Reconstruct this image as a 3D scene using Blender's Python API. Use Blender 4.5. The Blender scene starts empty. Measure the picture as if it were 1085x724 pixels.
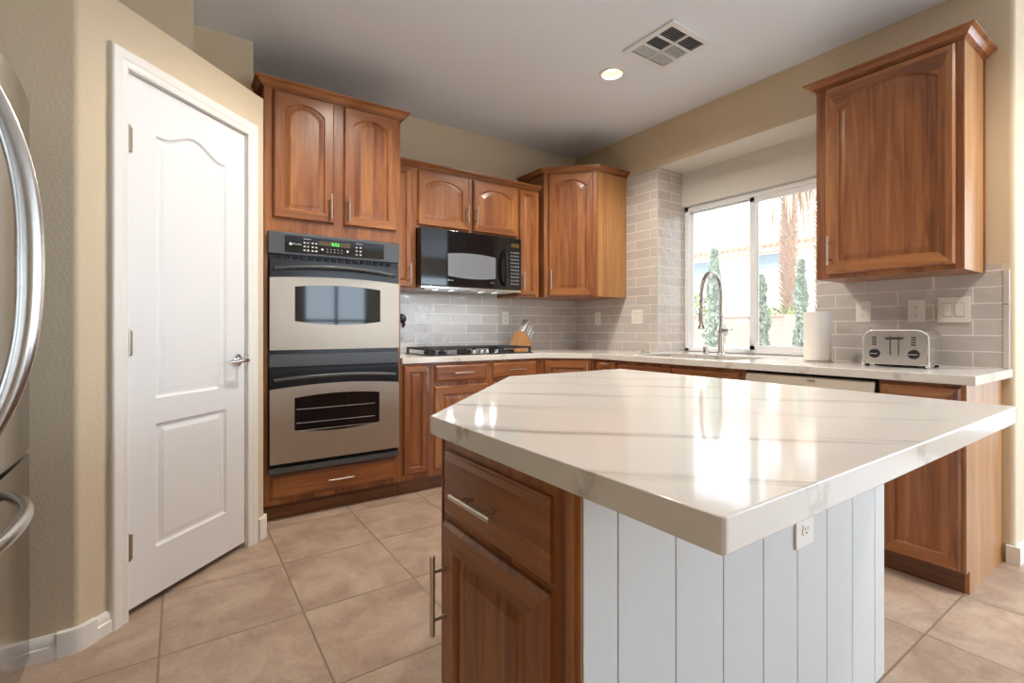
import bpy, bmesh, math, random
from mathutils import Vector, Matrix
random.seed(7)
SC = bpy.context.scene
COL = SC.collection
PI = math.pi

# ------------------------------------------------------------------ camera
H_EYE = 1.105
cam_d = bpy.data.cameras.new('camera')
cam = bpy.data.objects.new('camera', cam_d)
COL.objects.link(cam)
cam.location = (0, 0, H_EYE)
cam.rotation_euler = (PI / 2, 0, math.radians(55.633 - 90))
cam_d.sensor_width = 36
cam_d.lens = 513.66 / 1085 * 36
cam_d.shift_y = -(362 - 349.05) / 1085
cam_d.clip_start = 0.02
cam_d.clip_end = 300
SC.camera = cam

# ------------------------------------------------------------------ world, sun, exposure
SC.view_settings.view_transform = 'Standard'
SC.view_settings.look = 'None'
SC.view_settings.gamma = 1
SC.view_settings.use_curve_mapping = False
SC.view_settings.exposure = 0.08
W = bpy.data.worlds.new('sky')
SC.world = W
W.use_nodes = True
bg = W.node_tree.nodes['Background']
bg.inputs[0].default_value = (0.78, 0.89, 1.0, 1)
bg.inputs[1].default_value = 3.6
sd = bpy.data.lights.new('sun', 'SUN')
sd.energy = 4.5
sd.angle = 0.02
sd.color = (1, 0.95, 0.86)
sun = bpy.data.objects.new('sun', sd)
COL.objects.link(sun)
sun.rotation_euler = Vector((0.6, -0.12, -0.79)).to_track_quat('-Z', 'Y').to_euler()
SC.cycles.use_denoising = True
SC.cycles.max_bounces = 10
SC.cycles.diffuse_bounces = 5
SC.cycles.glossy_bounces = 5
SC.cycles.transparent_max_bounces = 12
SC.cycles.sample_clamp_indirect = 6
SC.cycles.caustics_reflective = False
SC.cycles.caustics_refractive = False
CAN_POWER = 28
CAN_COLOR = (1.0, 0.92, 0.81)


def portal(loc, rot, sx, sy):
    d = bpy.data.lights.new('window_portal', 'AREA')
    d.shape = 'RECTANGLE'
    d.size = sx
    d.size_y = sy
    d.cycles.is_portal = True
    o = bpy.data.objects.new('window_portal', d)
    o.location = loc
    o.rotation_euler = rot
    COL.objects.link(o)


portal((3.70, 2.0, 1.55), (0, PI / 2, 0), 1.2, 1.2)          # kitchen window, light goes -X


def fill_lamp(name, loc, rot, sx, sy, radiance, col=(0.64, 0.82, 1.0)):
    """added fill lamp outside one of the big windows behind / right of the viewpoint"""
    d = bpy.data.lights.new(name, 'AREA')
    d.shape = 'RECTANGLE'
    d.size = sx
    d.size_y = sy
    d.color = col
    d.energy = radiance * PI * sx * sy
    o = bpy.data.objects.new(name, d)
    o.location = loc
    o.rotation_euler = rot
    COL.objects.link(o)


fill_lamp('window_fill', (2.65, -4.36, 1.25), (PI / 2, 0, 0), 1.28, 2.28, 3.7)  # lamps added to fill the room through the unseen windows
fill_lamp('window_fill', (4.6, -4.36, 1.25), (PI / 2, 0, 0), 1.68, 2.28, 3.7)
fill_lamp('window_fill', (5.76, -1.9, 1.3), (0, PI / 2, 0), 2.18, 2.98, 6.5)

# ------------------------------------------------------------------ materials
MATS = {}


def nodes_of(name):
    m = bpy.data.materials.new(name)
    m.use_nodes = True
    nt = m.node_tree
    return m, nt, nt.nodes['Principled BSDF']


def N(nt, kind, **kw):
    n = nt.nodes.new(kind)
    for k, v in kw.items():
        if k in n.inputs.keys() if hasattr(n.inputs, 'keys') else False:
            n.inputs[k].default_value = v
        else:
            setattr(n, k, v)
    return n


def L(nt, a, b):
    nt.links.new(a, b)


def srgb(r, g, b):
    f = lambda c: (c / 255 / 12.92) if c / 255 <= 0.04045 else ((c / 255 + 0.055) / 1.055) ** 2.4
    return (f(r), f(g), f(b), 1)


def plain(name, col, rough=0.5, metal=0.0, noise=0.0, nscale=20, bump=0.0, bscale=80, coat=0.0, emit=None, estr=0, spec=0.5, stretch=None):
    m, nt, p = nodes_of(name)
    p.inputs['Base Color'].default_value = col
    p.inputs['Roughness'].default_value = rough
    p.inputs['Metallic'].default_value = metal
    p.inputs['Coat Weight'].default_value = coat
    p.inputs['Specular IOR Level'].default_value = spec
    tc = N(nt, 'ShaderNodeTexCoord')
    src = tc.outputs['Object']
    if stretch:
        mp = N(nt, 'ShaderNodeMapping')
        mp.inputs['Scale'].default_value = stretch
        L(nt, src, mp.inputs['Vector'])
        src = mp.outputs['Vector']
    if noise:
        nz = N(nt, 'ShaderNodeTexNoise')
        nz.inputs['Scale'].default_value = nscale
        nz.inputs['Detail'].default_value = 4
        L(nt, src, nz.inputs['Vector'])
        mx = N(nt, 'ShaderNodeMix', data_type='RGBA')
        mx.inputs[6].default_value = tuple(c * (1 - noise) for c in col[:3]) + (1,)
        mx.inputs[7].default_value = tuple(min(1, c * (1 + noise)) for c in col[:3]) + (1,)
        L(nt, nz.outputs['Fac'], mx.inputs[0])
        L(nt, mx.outputs[2], p.inputs['Base Color'])
    if bump:
        nb = N(nt, 'ShaderNodeTexNoise')
        nb.inputs['Scale'].default_value = bscale
        nb.inputs['Detail'].default_value = 3
        L(nt, src, nb.inputs['Vector'])
        b = N(nt, 'ShaderNodeBump')
        b.inputs['Strength'].default_value = bump
        b.inputs['Distance'].default_value = 0.004
        L(nt, nb.outputs['Fac'], b.inputs['Height'])
        L(nt, b.outputs['Normal'], p.inputs['Normal'])
    if emit:
        p.inputs['Emission Color'].default_value = emit
        p.inputs['Emission Strength'].default_value = estr
    MATS[name] = m
    return m


def wood(name, horizontal=False, dark=1.0, veneer=False):
    """cherry: edge-glued staves and fine grain; the grain runs along z (or x when horizontal)"""
    m, nt, p = nodes_of(name)
    tc = N(nt, 'ShaderNodeTexCoord')
    oi = N(nt, 'ShaderNodeObjectInfo')
    sp = N(nt, 'ShaderNodeSeparateXYZ')
    L(nt, tc.outputs['Object'], sp.inputs[0])
    across, along = (sp.outputs['Z'], sp.outputs['X']) if horizontal else (sp.outputs['X'], sp.outputs['Z'])
    sh = N(nt, 'ShaderNodeMath', operation='MULTIPLY_ADD')
    L(nt, oi.outputs['Random'], sh.inputs[0])
    sh.inputs[1].default_value = 7.3
    add = N(nt, 'ShaderNodeMath', operation='ADD')
    L(nt, across, add.inputs[0])
    L(nt, sp.outputs['Y'], add.inputs[1])
    L(nt, add.outputs[0], sh.inputs[2])
    # staves
    st = N(nt, 'ShaderNodeMath', operation='MULTIPLY')
    L(nt, sh.outputs[0], st.inputs[0])
    st.inputs[1].default_value = 1 / 0.075
    fl = N(nt, 'ShaderNodeMath', operation='FLOOR')
    L(nt, st.outputs[0], fl.inputs[0])
    wn = N(nt, 'ShaderNodeTexWhiteNoise', noise_dimensions='1D')
    L(nt, fl.outputs[0], wn.inputs['W'])
    # grain
    cb = N(nt, 'ShaderNodeCombineXYZ')
    L(nt, sh.outputs[0], cb.inputs[0])
    sc = N(nt, 'ShaderNodeMath', operation='MULTIPLY')
    L(nt, along, sc.inputs[0])
    sc.inputs[1].default_value = 0.07
    L(nt, sc.outputs[0], cb.inputs[1])
    L(nt, wn.outputs['Value'], cb.inputs[2])
    g1 = N(nt, 'ShaderNodeTexNoise')
    g1.inputs['Scale'].default_value = 26
    g1.inputs['Detail'].default_value = 6
    g1.inputs['Distortion'].default_value = 1.2
    L(nt, cb.outputs[0], g1.inputs['Vector'])
    g2 = N(nt, 'ShaderNodeTexNoise')
    g2.inputs['Scale'].default_value = 160
    g2.inputs['Detail'].default_value = 4
    L(nt, cb.outputs[0], g2.inputs['Vector'])
    m1 = N(nt, 'ShaderNodeMath', operation='MULTIPLY_ADD')
    L(nt, wn.outputs['Value'], m1.inputs[0])
    m1.inputs[1].default_value = 0.24
    m1.inputs[2].default_value = 0.05
    m2 = N(nt, 'ShaderNodeMath', operation='MULTIPLY_ADD')
    L(nt, g1.outputs['Fac'], m2.inputs[0])
    m2.inputs[1].default_value = 0.72
    L(nt, m1.outputs[0], m2.inputs[2])
    m3 = N(nt, 'ShaderNodeMath', operation='MULTIPLY_ADD')
    L(nt, g2.outputs['Fac'], m3.inputs[0])
    m3.inputs[1].default_value = 0.16
    L(nt, m2.outputs[0], m3.inputs[2])
    rp = N(nt, 'ShaderNodeValToRGB')
    e = rp.color_ramp.elements
    cs = [(0.25, srgb(84, 42, 20)), (0.50, srgb(130, 76, 40)), (0.72, srgb(160, 102, 57)), (0.95, srgb(188, 132, 82))]
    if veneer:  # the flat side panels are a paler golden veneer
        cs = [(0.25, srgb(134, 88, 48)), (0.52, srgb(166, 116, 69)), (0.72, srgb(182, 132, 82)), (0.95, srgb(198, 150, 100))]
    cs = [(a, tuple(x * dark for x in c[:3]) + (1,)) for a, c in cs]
    e[0].position, e[0].color = cs[0]
    e[1].position, e[1].color = cs[-1]
    for a, c in cs[1:-1]:
        q = e.new(a)
        q.color = c
    L(nt, m3.outputs[0], rp.inputs[0])
    L(nt, rp.outputs[0], p.inputs['Base Color'])
    p.inputs['Roughness'].default_value = 0.34
    p.inputs['Coat Weight'].default_value = 0.12
    p.inputs['Coat Roughness'].default_value = 0.2
    bp = N(nt, 'ShaderNodeBump')
    bp.inputs['Strength'].default_value = 0.06
    bp.inputs['Distance'].default_value = 0.002
    L(nt, g2.outputs['Fac'], bp.inputs['Height'])
    L(nt, bp.outputs['Normal'], p.inputs['Normal'])
    MATS[name] = m
    return m


def tile_mat(name, axis, shift, col1, col2, grout, bw=0.305, rh=0.0787, v0=0.917):
    m, nt, p = nodes_of(name)
    tc = N(nt, 'ShaderNodeTexCoord')
    sp = N(nt, 'ShaderNodeSeparateXYZ')
    L(nt, tc.outputs['Object'], sp.inputs[0])
    au = N(nt, 'ShaderNodeMath', operation='ADD')
    L(nt, sp.outputs[axis], au.inputs[0])
    au.inputs[1].default_value = shift
    av = N(nt, 'ShaderNodeMath', operation='SUBTRACT')
    L(nt, sp.outputs['Z'], av.inputs[0])
    av.inputs[1].default_value = v0
    cb = N(nt, 'ShaderNodeCombineXYZ')
    L(nt, au.outputs[0], cb.inputs[0])
    L(nt, av.outputs[0], cb.inputs[1])
    br = N(nt, 'ShaderNodeTexBrick')
    br.offset = 0.5
    br.offset_frequency = 2
    for k, v in (('Scale', 1), ('Mortar Size', 0.0026), ('Mortar Smooth', 0.15), ('Bias', 0), ('Brick Width', bw), ('Row Height', rh)):
        br.inputs[k].default_value = v
    br.inputs['Color1'].default_value = col1
    br.inputs['Color2'].default_value = col2
    br.inputs['Mortar'].default_value = grout
    L(nt, cb.outputs[0], br.inputs['Vector'])
    L(nt, br.outputs['Color'], p.inputs['Base Color'])
    rr = N(nt, 'ShaderNodeMapRange')
    rr.inputs['To Min'].default_value = 0.07
    rr.inputs['To Max'].default_value = 0.8
    L(nt, br.outputs['Fac'], rr.inputs['Value'])
    L(nt, rr.outputs[0], p.inputs['Roughness'])
    # hand-made glaze: soft waves, plus the recessed joint
    nz = N(nt, 'ShaderNodeTexNoise')
    nz.inputs['Scale'].default_value = 13
    nz.inputs['Detail'].default_value = 2
    L(nt, tc.outputs['Object'], nz.inputs['Vector'])
    bp = N(nt, 'ShaderNodeBump')
    bp.inputs['Strength'].default_value = 0.65
    bp.inputs['Distance'].default_value = 0.010
    L(nt, nz.outputs['Fac'], bp.inputs['Height'])
    b2 = N(nt, 'ShaderNodeBump', invert=True)
    b2.inputs['Strength'].default_value = 0.6
    b2.inputs['Distance'].default_value = 0.002
    L(nt, br.outputs['Fac'], b2.inputs['Height'])
    L(nt, bp.outputs['Normal'], b2.inputs['Normal'])
    L(nt, b2.outputs['Normal'], p.inputs['Normal'])
    MATS[name] = m
    return m


def floor_mat():
    m, nt, p = nodes_of('floor_tile')
    tc = N(nt, 'ShaderNodeTexCoord')
    mp = N(nt, 'ShaderNodeMapping')
    mp.inputs['Location'].default_value = (0.06, -0.605 + 0.472 * 20, 0)
    L(nt, tc.outputs['Object'], mp.inputs['Vector'])
    br = N(nt, 'ShaderNodeTexBrick')
    br.offset = 0
    for k, v in (('Scale', 1), ('Mortar Size', 0.0034), ('Mortar Smooth', 0.1), ('Bias', 0), ('Brick Width', 0.457), ('Row Height', 0.472)):
        br.inputs[k].default_value = v
    br.inputs['Color1'].default_value = (0.0, 0.0, 0.0, 1)
    br.inputs['Color2'].default_value = (1, 1, 1, 1)
    br.inputs['Mortar'].default_value = (0.5, 0.5, 0.5, 1)
    L(nt, mp.outputs['Vector'], br.inputs['Vector'])
    # stone clouds
    off = N(nt, 'ShaderNodeVectorMath', operation='MULTIPLY_ADD')
    L(nt, br.outputs['Color'], off.inputs[0])
    off.inputs[1].default_value = (9, 5, 3)
    L(nt, tc.outputs['Object'], off.inputs[2])
    n1 = N(nt, 'ShaderNodeTexNoise')
    n1.inputs['Scale'].default_value = 5.5
    n1.inputs['Detail'].default_value = 9
    n1.inputs['Roughness'].default_value = 0.62
    n1.inputs['Distortion'].default_value = 0.5
    L(nt, off.outputs[0], n1.inputs['Vector'])
    n2 = N(nt, 'ShaderNodeTexNoise')
    n2.inputs['Scale'].default_value = 60
    n2.inputs['Detail'].default_value = 5
    L(nt, tc.outputs['Object'], n2.inputs['Vector'])
    ad = N(nt, 'ShaderNodeMath', operation='MULTIPLY_ADD')
    L(nt, n2.outputs['Fac'], ad.inputs[0])
    ad.inputs[1].default_value = 0.25
    L(nt, n1.outputs['Fac'], ad.inputs[2])
    rp = N(nt, 'ShaderNodeValToRGB')
    e = rp.color_ramp.elements
    e[0].position, e[0].color = 0.36, srgb(146, 122, 105)
    e[1].position, e[1].color = 0.85, srgb(194, 172, 153)
    q = e.new(0.60)
    q.color = srgb(172, 148, 129)
    L(nt, ad.outputs[0], rp.inputs[0])
    mx = N(nt, 'ShaderNodeMix', data_type='RGBA')
    L(nt, br.outputs['Fac'], mx.inputs[0])
    L(nt, rp.outputs[0], mx.inputs[6])
    mx.inputs[7].default_value = srgb(138, 116, 96)
    L(nt, mx.outputs[2], p.inputs['Base Color'])
    p.inputs['Roughness'].default_value = 0.42
    b2 = N(nt, 'ShaderNodeBump', invert=True)
    b2.inputs['Strength'].default_value = 0.7
    b2.inputs['Distance'].default_value = 0.003
    L(nt, br.outputs['Fac'], b2.inputs['Height'])
    b3 = N(nt, 'ShaderNodeBump')
    b3.inputs['Strength'].default_value = 0.12
    b3.inputs['Distance'].default_value = 0.004
    L(nt, ad.outputs[0], b3.inputs['Height'])
    L(nt, b2.outputs['Normal'], b3.inputs['Normal'])
    L(nt, b3.outputs['Normal'], p.inputs['Normal'])
    MATS['floor_tile'] = m


def quartz_mat():
    m, nt, p = nodes_of('quartz')
    tc = N(nt, 'ShaderNodeTexCoord')
    mp = N(nt, 'ShaderNodeMapping')
    mp.inputs['Rotation'].default_value = (0, 0, math.radians(45))
    L(nt, tc.outputs['Object'], mp.inputs['Vector'])
    # long soft brush-like veins running diagonally, wandering a little
    sp = N(nt, 'ShaderNodeSeparateXYZ')
    L(nt, mp.outputs['Vector'], sp.inputs[0])
    nz = N(nt, 'ShaderNodeTexNoise')
    nz.inputs['Scale'].default_value = 2.2
    nz.inputs['Detail'].default_value = 4
    L(nt, mp.outputs['Vector'], nz.inputs['Vector'])
    st = N(nt, 'ShaderNodeCombineXYZ')
    for ax, k in (('X', 1.6), ('Y', 34), ('Z', 20)):
        q = N(nt, 'ShaderNodeMath', operation='MULTIPLY')
        L(nt, sp.outputs[ax], q.inputs[0])
        q.inputs[1].default_value = k
        L(nt, q.outputs[0], st.inputs[ax])
    brush_n = N(nt, 'ShaderNodeTexNoise')
    brush_n.inputs['Scale'].default_value = 1.6
    brush_n.inputs['Detail'].default_value = 5
    L(nt, st.outputs[0], brush_n.inputs['Vector'])
    zz = N(nt, 'ShaderNodeMath', operation='MULTIPLY_ADD')
    L(nt, sp.outputs['Z'], zz.inputs[0])
    zz.inputs[1].default_value = 0.5
    L(nt, sp.outputs['Y'], zz.inputs[2])
    w = N(nt, 'ShaderNodeMath', operation='MULTIPLY_ADD')
    L(nt, nz.outputs['Fac'], w.inputs[0])
    w.inputs[1].default_value = 0.16
    L(nt, zz.outputs[0], w.inputs[2])
    a_ = N(nt, 'ShaderNodeMath', operation='MULTIPLY_ADD')
    L(nt, w.outputs[0], a_.inputs[0])
    a_.inputs[1].default_value = 1 / 0.285
    a_.inputs[2].default_value = 20.5 - (1.0 + 0.45 + 0.08) / 0.285 % 1
    f_ = N(nt, 'ShaderNodeMath', operation='FRACT')
    L(nt, a_.outputs[0], f_.inputs[0])
    s_ = N(nt, 'ShaderNodeMath', operation='SUBTRACT')
    L(nt, f_.outputs[0], s_.inputs[0])
    s_.inputs[1].default_value = 0.5
    ab = N(nt, 'ShaderNodeMath', operation='ABSOLUTE')
    L(nt, s_.outputs[0], ab.inputs[0])
    mr = N(nt, 'ShaderNodeMapRange', interpolation_type='SMOOTHSTEP')
    mr.inputs['From Min'].default_value = 0.0
    mr.inputs['From Max'].default_value = 0.14
    mr.inputs['To Min'].default_value = 1
    mr.inputs['To Max'].default_value = 0
    L(nt, ab.outputs[0], mr.inputs['Value'])
    bm_ = N(nt, 'ShaderNodeMapRange')
    bm_.inputs['From Min'].default_value = 0.40
    bm_.inputs['From Max'].default_value = 0.72
    L(nt, brush_n.outputs['Fac'], bm_.inputs['Value'])
    mk = N(nt, 'ShaderNodeTexNoise')
    mk.inputs['Scale'].default_value = 1.5
    mk.inputs['Detail'].default_value = 2
    L(nt, mp.outputs['Vector'], mk.inputs['Vector'])
    mm = N(nt, 'ShaderNodeMapRange')
    mm.inputs['From Min'].default_value = 0.36
    mm.inputs['From Max'].default_value = 0.56
    L(nt, mk.outputs['Fac'], mm.inputs['Value'])
    p1 = N(nt, 'ShaderNodeMath', operation='MULTIPLY')
    L(nt, mr.outputs[0], p1.inputs[0])
    L(nt, bm_.outputs[0], p1.inputs[1])
    p2 = N(nt, 'ShaderNodeMath', operation='MULTIPLY')
    L(nt, p1.outputs[0], p2.inputs[0])
    L(nt, mm.outputs[0], p2.inputs[1])
    mx = N(nt, 'ShaderNodeMix', data_type='RGBA')
    L(nt, p2.outputs[0], mx.inputs[0])
    mx.inputs[6].default_value = srgb(231, 225, 217)
    mx.inputs[7].default_value = srgb(166, 156, 146)
    L(nt, mx.outputs[2], p.inputs['Base Color'])
    p.inputs['Roughness'].default_value = 0.09
    p.inputs['Specular IOR Level'].default_value = 0.42
    MATS['quartz'] = m


def brushed(name, col, rough=0.3, along='x'):
    st = {'x': (1.5, 60, 220), 'z': (220, 60, 1.5)}[along]
    m = plain(name, col, rough=rough, metal=1.0, noise=0.08, nscale=3, stretch=st, bump=0.05, bscale=4)
    return m


def glass_mat(name, tint=(1, 1, 1, 1), refl=0.08):
    m = bpy.data.materials.new(name)
    m.use_nodes = True
    nt = m.node_tree
    nt.nodes.clear()
    out = N(nt, 'ShaderNodeOutputMaterial')
    tr = N(nt, 'ShaderNodeBsdfTransparent')
    tr.inputs[0].default_value = tint
    gl = N(nt, 'ShaderNodeBsdfGlossy')
    gl.inputs['Roughness'].default_value = 0.01
    lw = N(nt, 'ShaderNodeLayerWeight')
    lw.inputs['Blend'].default_value = 0.5
    pw5 = N(nt, 'ShaderNodeMath', operation='POWER')
    L(nt, lw.outputs['Facing'], pw5.inputs[0])
    pw5.inputs[1].default_value = 5
    fr = N(nt, 'ShaderNodeMath', operation='MULTIPLY_ADD')
    L(nt, pw5.outputs[0], fr.inputs[0])
    fr.inputs[1].default_value = 0.9
    fr.inputs[2].default_value = 0.04
    # pale translucent veil painting the bloom of the bright outdoors over the pane
    tl = N(nt, 'ShaderNodeBsdfTranslucent')
    tl.inputs[0].default_value = (0.95, 0.97, 1, 1)
    dz = N(nt, 'ShaderNodeMixShader')
    dz.inputs[0].default_value = 0.06
    L(nt, tr.outputs[0], dz.inputs[1])
    L(nt, tl.outputs[0], dz.inputs[2])
    mx = N(nt, 'ShaderNodeMixShader')
    L(nt, fr.outputs[0], mx.inputs[0])
    L(nt, dz.outputs[0], mx.inputs[1])
    L(nt, gl.outputs[0], mx.inputs[2])
    L(nt, mx.outputs[0], out.inputs[0])
    MATS[name] = m


plain('wall_paint', srgb(208, 190, 162), rough=0.75, bump=0.35, bscale=95, noise=0.03, nscale=6)
plain('ceiling_paint', srgb(230, 236, 244), rough=0.85, bump=0.25, bscale=60)
plain('wall_paint_lit', srgb(222, 218, 210), rough=0.75, bump=0.3, bscale=95)  # paler wall paint: sky light on header and soffit painted into the colour
plain('trim_white', srgb(232, 228, 222), rough=0.35)
plain('door_white', srgb(228, 228, 228), rough=0.38, bump=0.10, bscale=5, stretch=(40, 40, 2))
plain('plank_white', srgb(208, 209, 208), rough=0.45, noise=0.02)
floor_mat()
quartz_mat()
wood('wood_v')
wood('wood_h', horizontal=True)
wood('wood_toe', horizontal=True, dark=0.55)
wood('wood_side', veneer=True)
G1, G2, GR = srgb(190, 183, 177), srgb(203, 197, 191), srgb(236, 231, 224)
tile_mat('tile_back', 'X', 0.2875, G1, G2, GR)
tile_mat('tile_right', 'Y', 0.2105, G1, G2, GR)
tile_mat('tile_right_end', 'Y', 0.0715, G1, G2, GR)
tile_mat('tile_return', 'X', 0.10, G1, G2, GR)
plain('tile_trim', srgb(205, 196, 188), rough=0.12)
brushed('steel_h', (0.50, 0.435, 0.36, 1), 0.46, 'x')
brushed('steel_v', (0.42, 0.40, 0.38, 1), 0.14, 'z')
brushed('toaster_steel', (0.60, 0.57, 0.53, 1), 0.22, 'x')
plain('nickel', (0.66, 0.60, 0.52, 1), rough=0.28, metal=1, noise=0.05)
plain('chrome', (0.78, 0.79, 0.8, 1), rough=0.09, metal=1, noise=0.02)
plain('steel_plain', (0.6, 0.58, 0.55, 1), rough=0.24, metal=1, noise=0.04)
plain('knife_steel', (0.52, 0.51, 0.50, 1), rough=0.3, metal=1.0, noise=0.04)
plain('hinge_brass', (0.42, 0.36, 0.28, 1), rough=0.35, metal=1, noise=0.1)
plain('graphite', srgb(84, 86, 88), rough=0.38, metal=0.3, noise=0.03)
plain('black_enamel', srgb(22, 24, 28), rough=0.25, noise=0.1)
plain('black_gloss', (0.006, 0.007, 0.009, 1), rough=0.05, noise=0.05, coat=0.3)
plain('black_matte', srgb(26, 26, 28), rough=0.6, noise=0.1)
plain('iron', srgb(30, 31, 34), rough=0.5, bump=0.2, bscale=300)
plain('screen_mesh', srgb(120, 124, 130), rough=0.22, noise=0.1, nscale=300)
plain('key_white', srgb(205, 205, 205), rough=0.4, noise=0.05)
plain('key_grey', srgb(110, 116, 124), rough=0.4, noise=0.05)
plain('display_olive', srgb(86, 72, 38), rough=0.2, noise=0.05)
plain('display_green', srgb(40, 200, 70), rough=0.4, emit=srgb(60, 255, 90), estr=1.2)
plain('plastic_white', srgb(236, 231, 222), rough=0.3, noise=0.02)
plain('plug_shadow', srgb(150, 144, 136), rough=0.5, noise=0.02)
plain('paper', srgb(240, 236, 230), rough=0.9, noise=0.03, nscale=60, bump=0.2, bscale=150)
plain('block_wood', srgb(172, 124, 74), rough=0.5, noise=0.2, nscale=9, stretch=(30, 30, 3))
plain('vent_white', srgb(226, 228, 230), rough=0.4, noise=0.02)
plain('duct_dark', srgb(60, 62, 66), rough=0.7, noise=0.1)
plain('lamp_glow', (1, 0.9, 0.75, 1), rough=0.5, emit=(1, 0.82, 0.55, 1), estr=2.4)
plain('lamp_cool', (0.9, 0.95, 1, 1), rough=0.4, emit=(0.86, 0.93, 1.0, 1), estr=3)
plain('reflector', srgb(240, 232, 220), rough=0.3)
plain('frame_vinyl', srgb(236, 238, 240), rough=0.35, noise=0.02)
glass_mat('pane_glass')
plain('stucco', srgb(226, 214, 200), rough=0.9, noise=0.05, nscale=5, bump=0.3, bscale=40)
plain('stucco_trim', srgb(214, 184, 160), rough=0.9, noise=0.05)
plain('roof_tile', srgb(190, 150, 128), rough=0.85, noise=0.2, nscale=4)
plain('far_glass', srgb(128, 148, 160), rough=0.1, noise=0.1, nscale=2)
plain('gravel', srgb(214, 204, 192), rough=0.95, noise=0.25, nscale=12)
plain('cypress_green', srgb(146, 162, 142), rough=0.8, noise=0.35, nscale=14)
plain('bush_green', srgb(134, 152, 84), rough=0.8, noise=0.35, nscale=10)
plain('palm_green', srgb(110, 128, 84), rough=0.7, noise=0.3)
plain('palm_bark', srgb(186, 156, 130), rough=0.9, noise=0.3, nscale=10)
plain('palm_dry', srgb(204, 178, 148), rough=0.9, noise=0.3, nscale=6)
plain('bark', srgb(96, 76, 58), rough=0.9, noise=0.3)


def blockwall_mat():
    m, nt, p = nodes_of('block_wall')
    tc = N(nt, 'ShaderNodeTexCoord')
    sp = N(nt, 'ShaderNodeSeparateXYZ')
    L(nt, tc.outputs['Object'], sp.inputs[0])
    cb = N(nt, 'ShaderNodeCombineXYZ')
    L(nt, sp.outputs['Y'], cb.inputs[0])
    L(nt, sp.outputs['Z'], cb.inputs[1])
    br = N(nt, 'ShaderNodeTexBrick')
    for k, v in (('Scale', 1), ('Mortar Size', 0.008), ('Brick Width', 0.4), ('Row Height', 0.2)):
        br.inputs[k].default_value = v
    br.inputs['Color1'].default_value = srgb(176, 140, 126)
    br.inputs['Color2'].default_value = srgb(190, 154, 138)
    br.inputs['Mortar'].default_value = srgb(160, 130, 118)
    L(nt, cb.outputs[0], br.inputs['Vector'])
    L(nt, br.outputs['Color'], p.inputs['Base Color'])
    p.inputs['Roughness'].default_value = 0.9
    MATS['block_wall'] = m


blockwall_mat()
M = MATS


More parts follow.
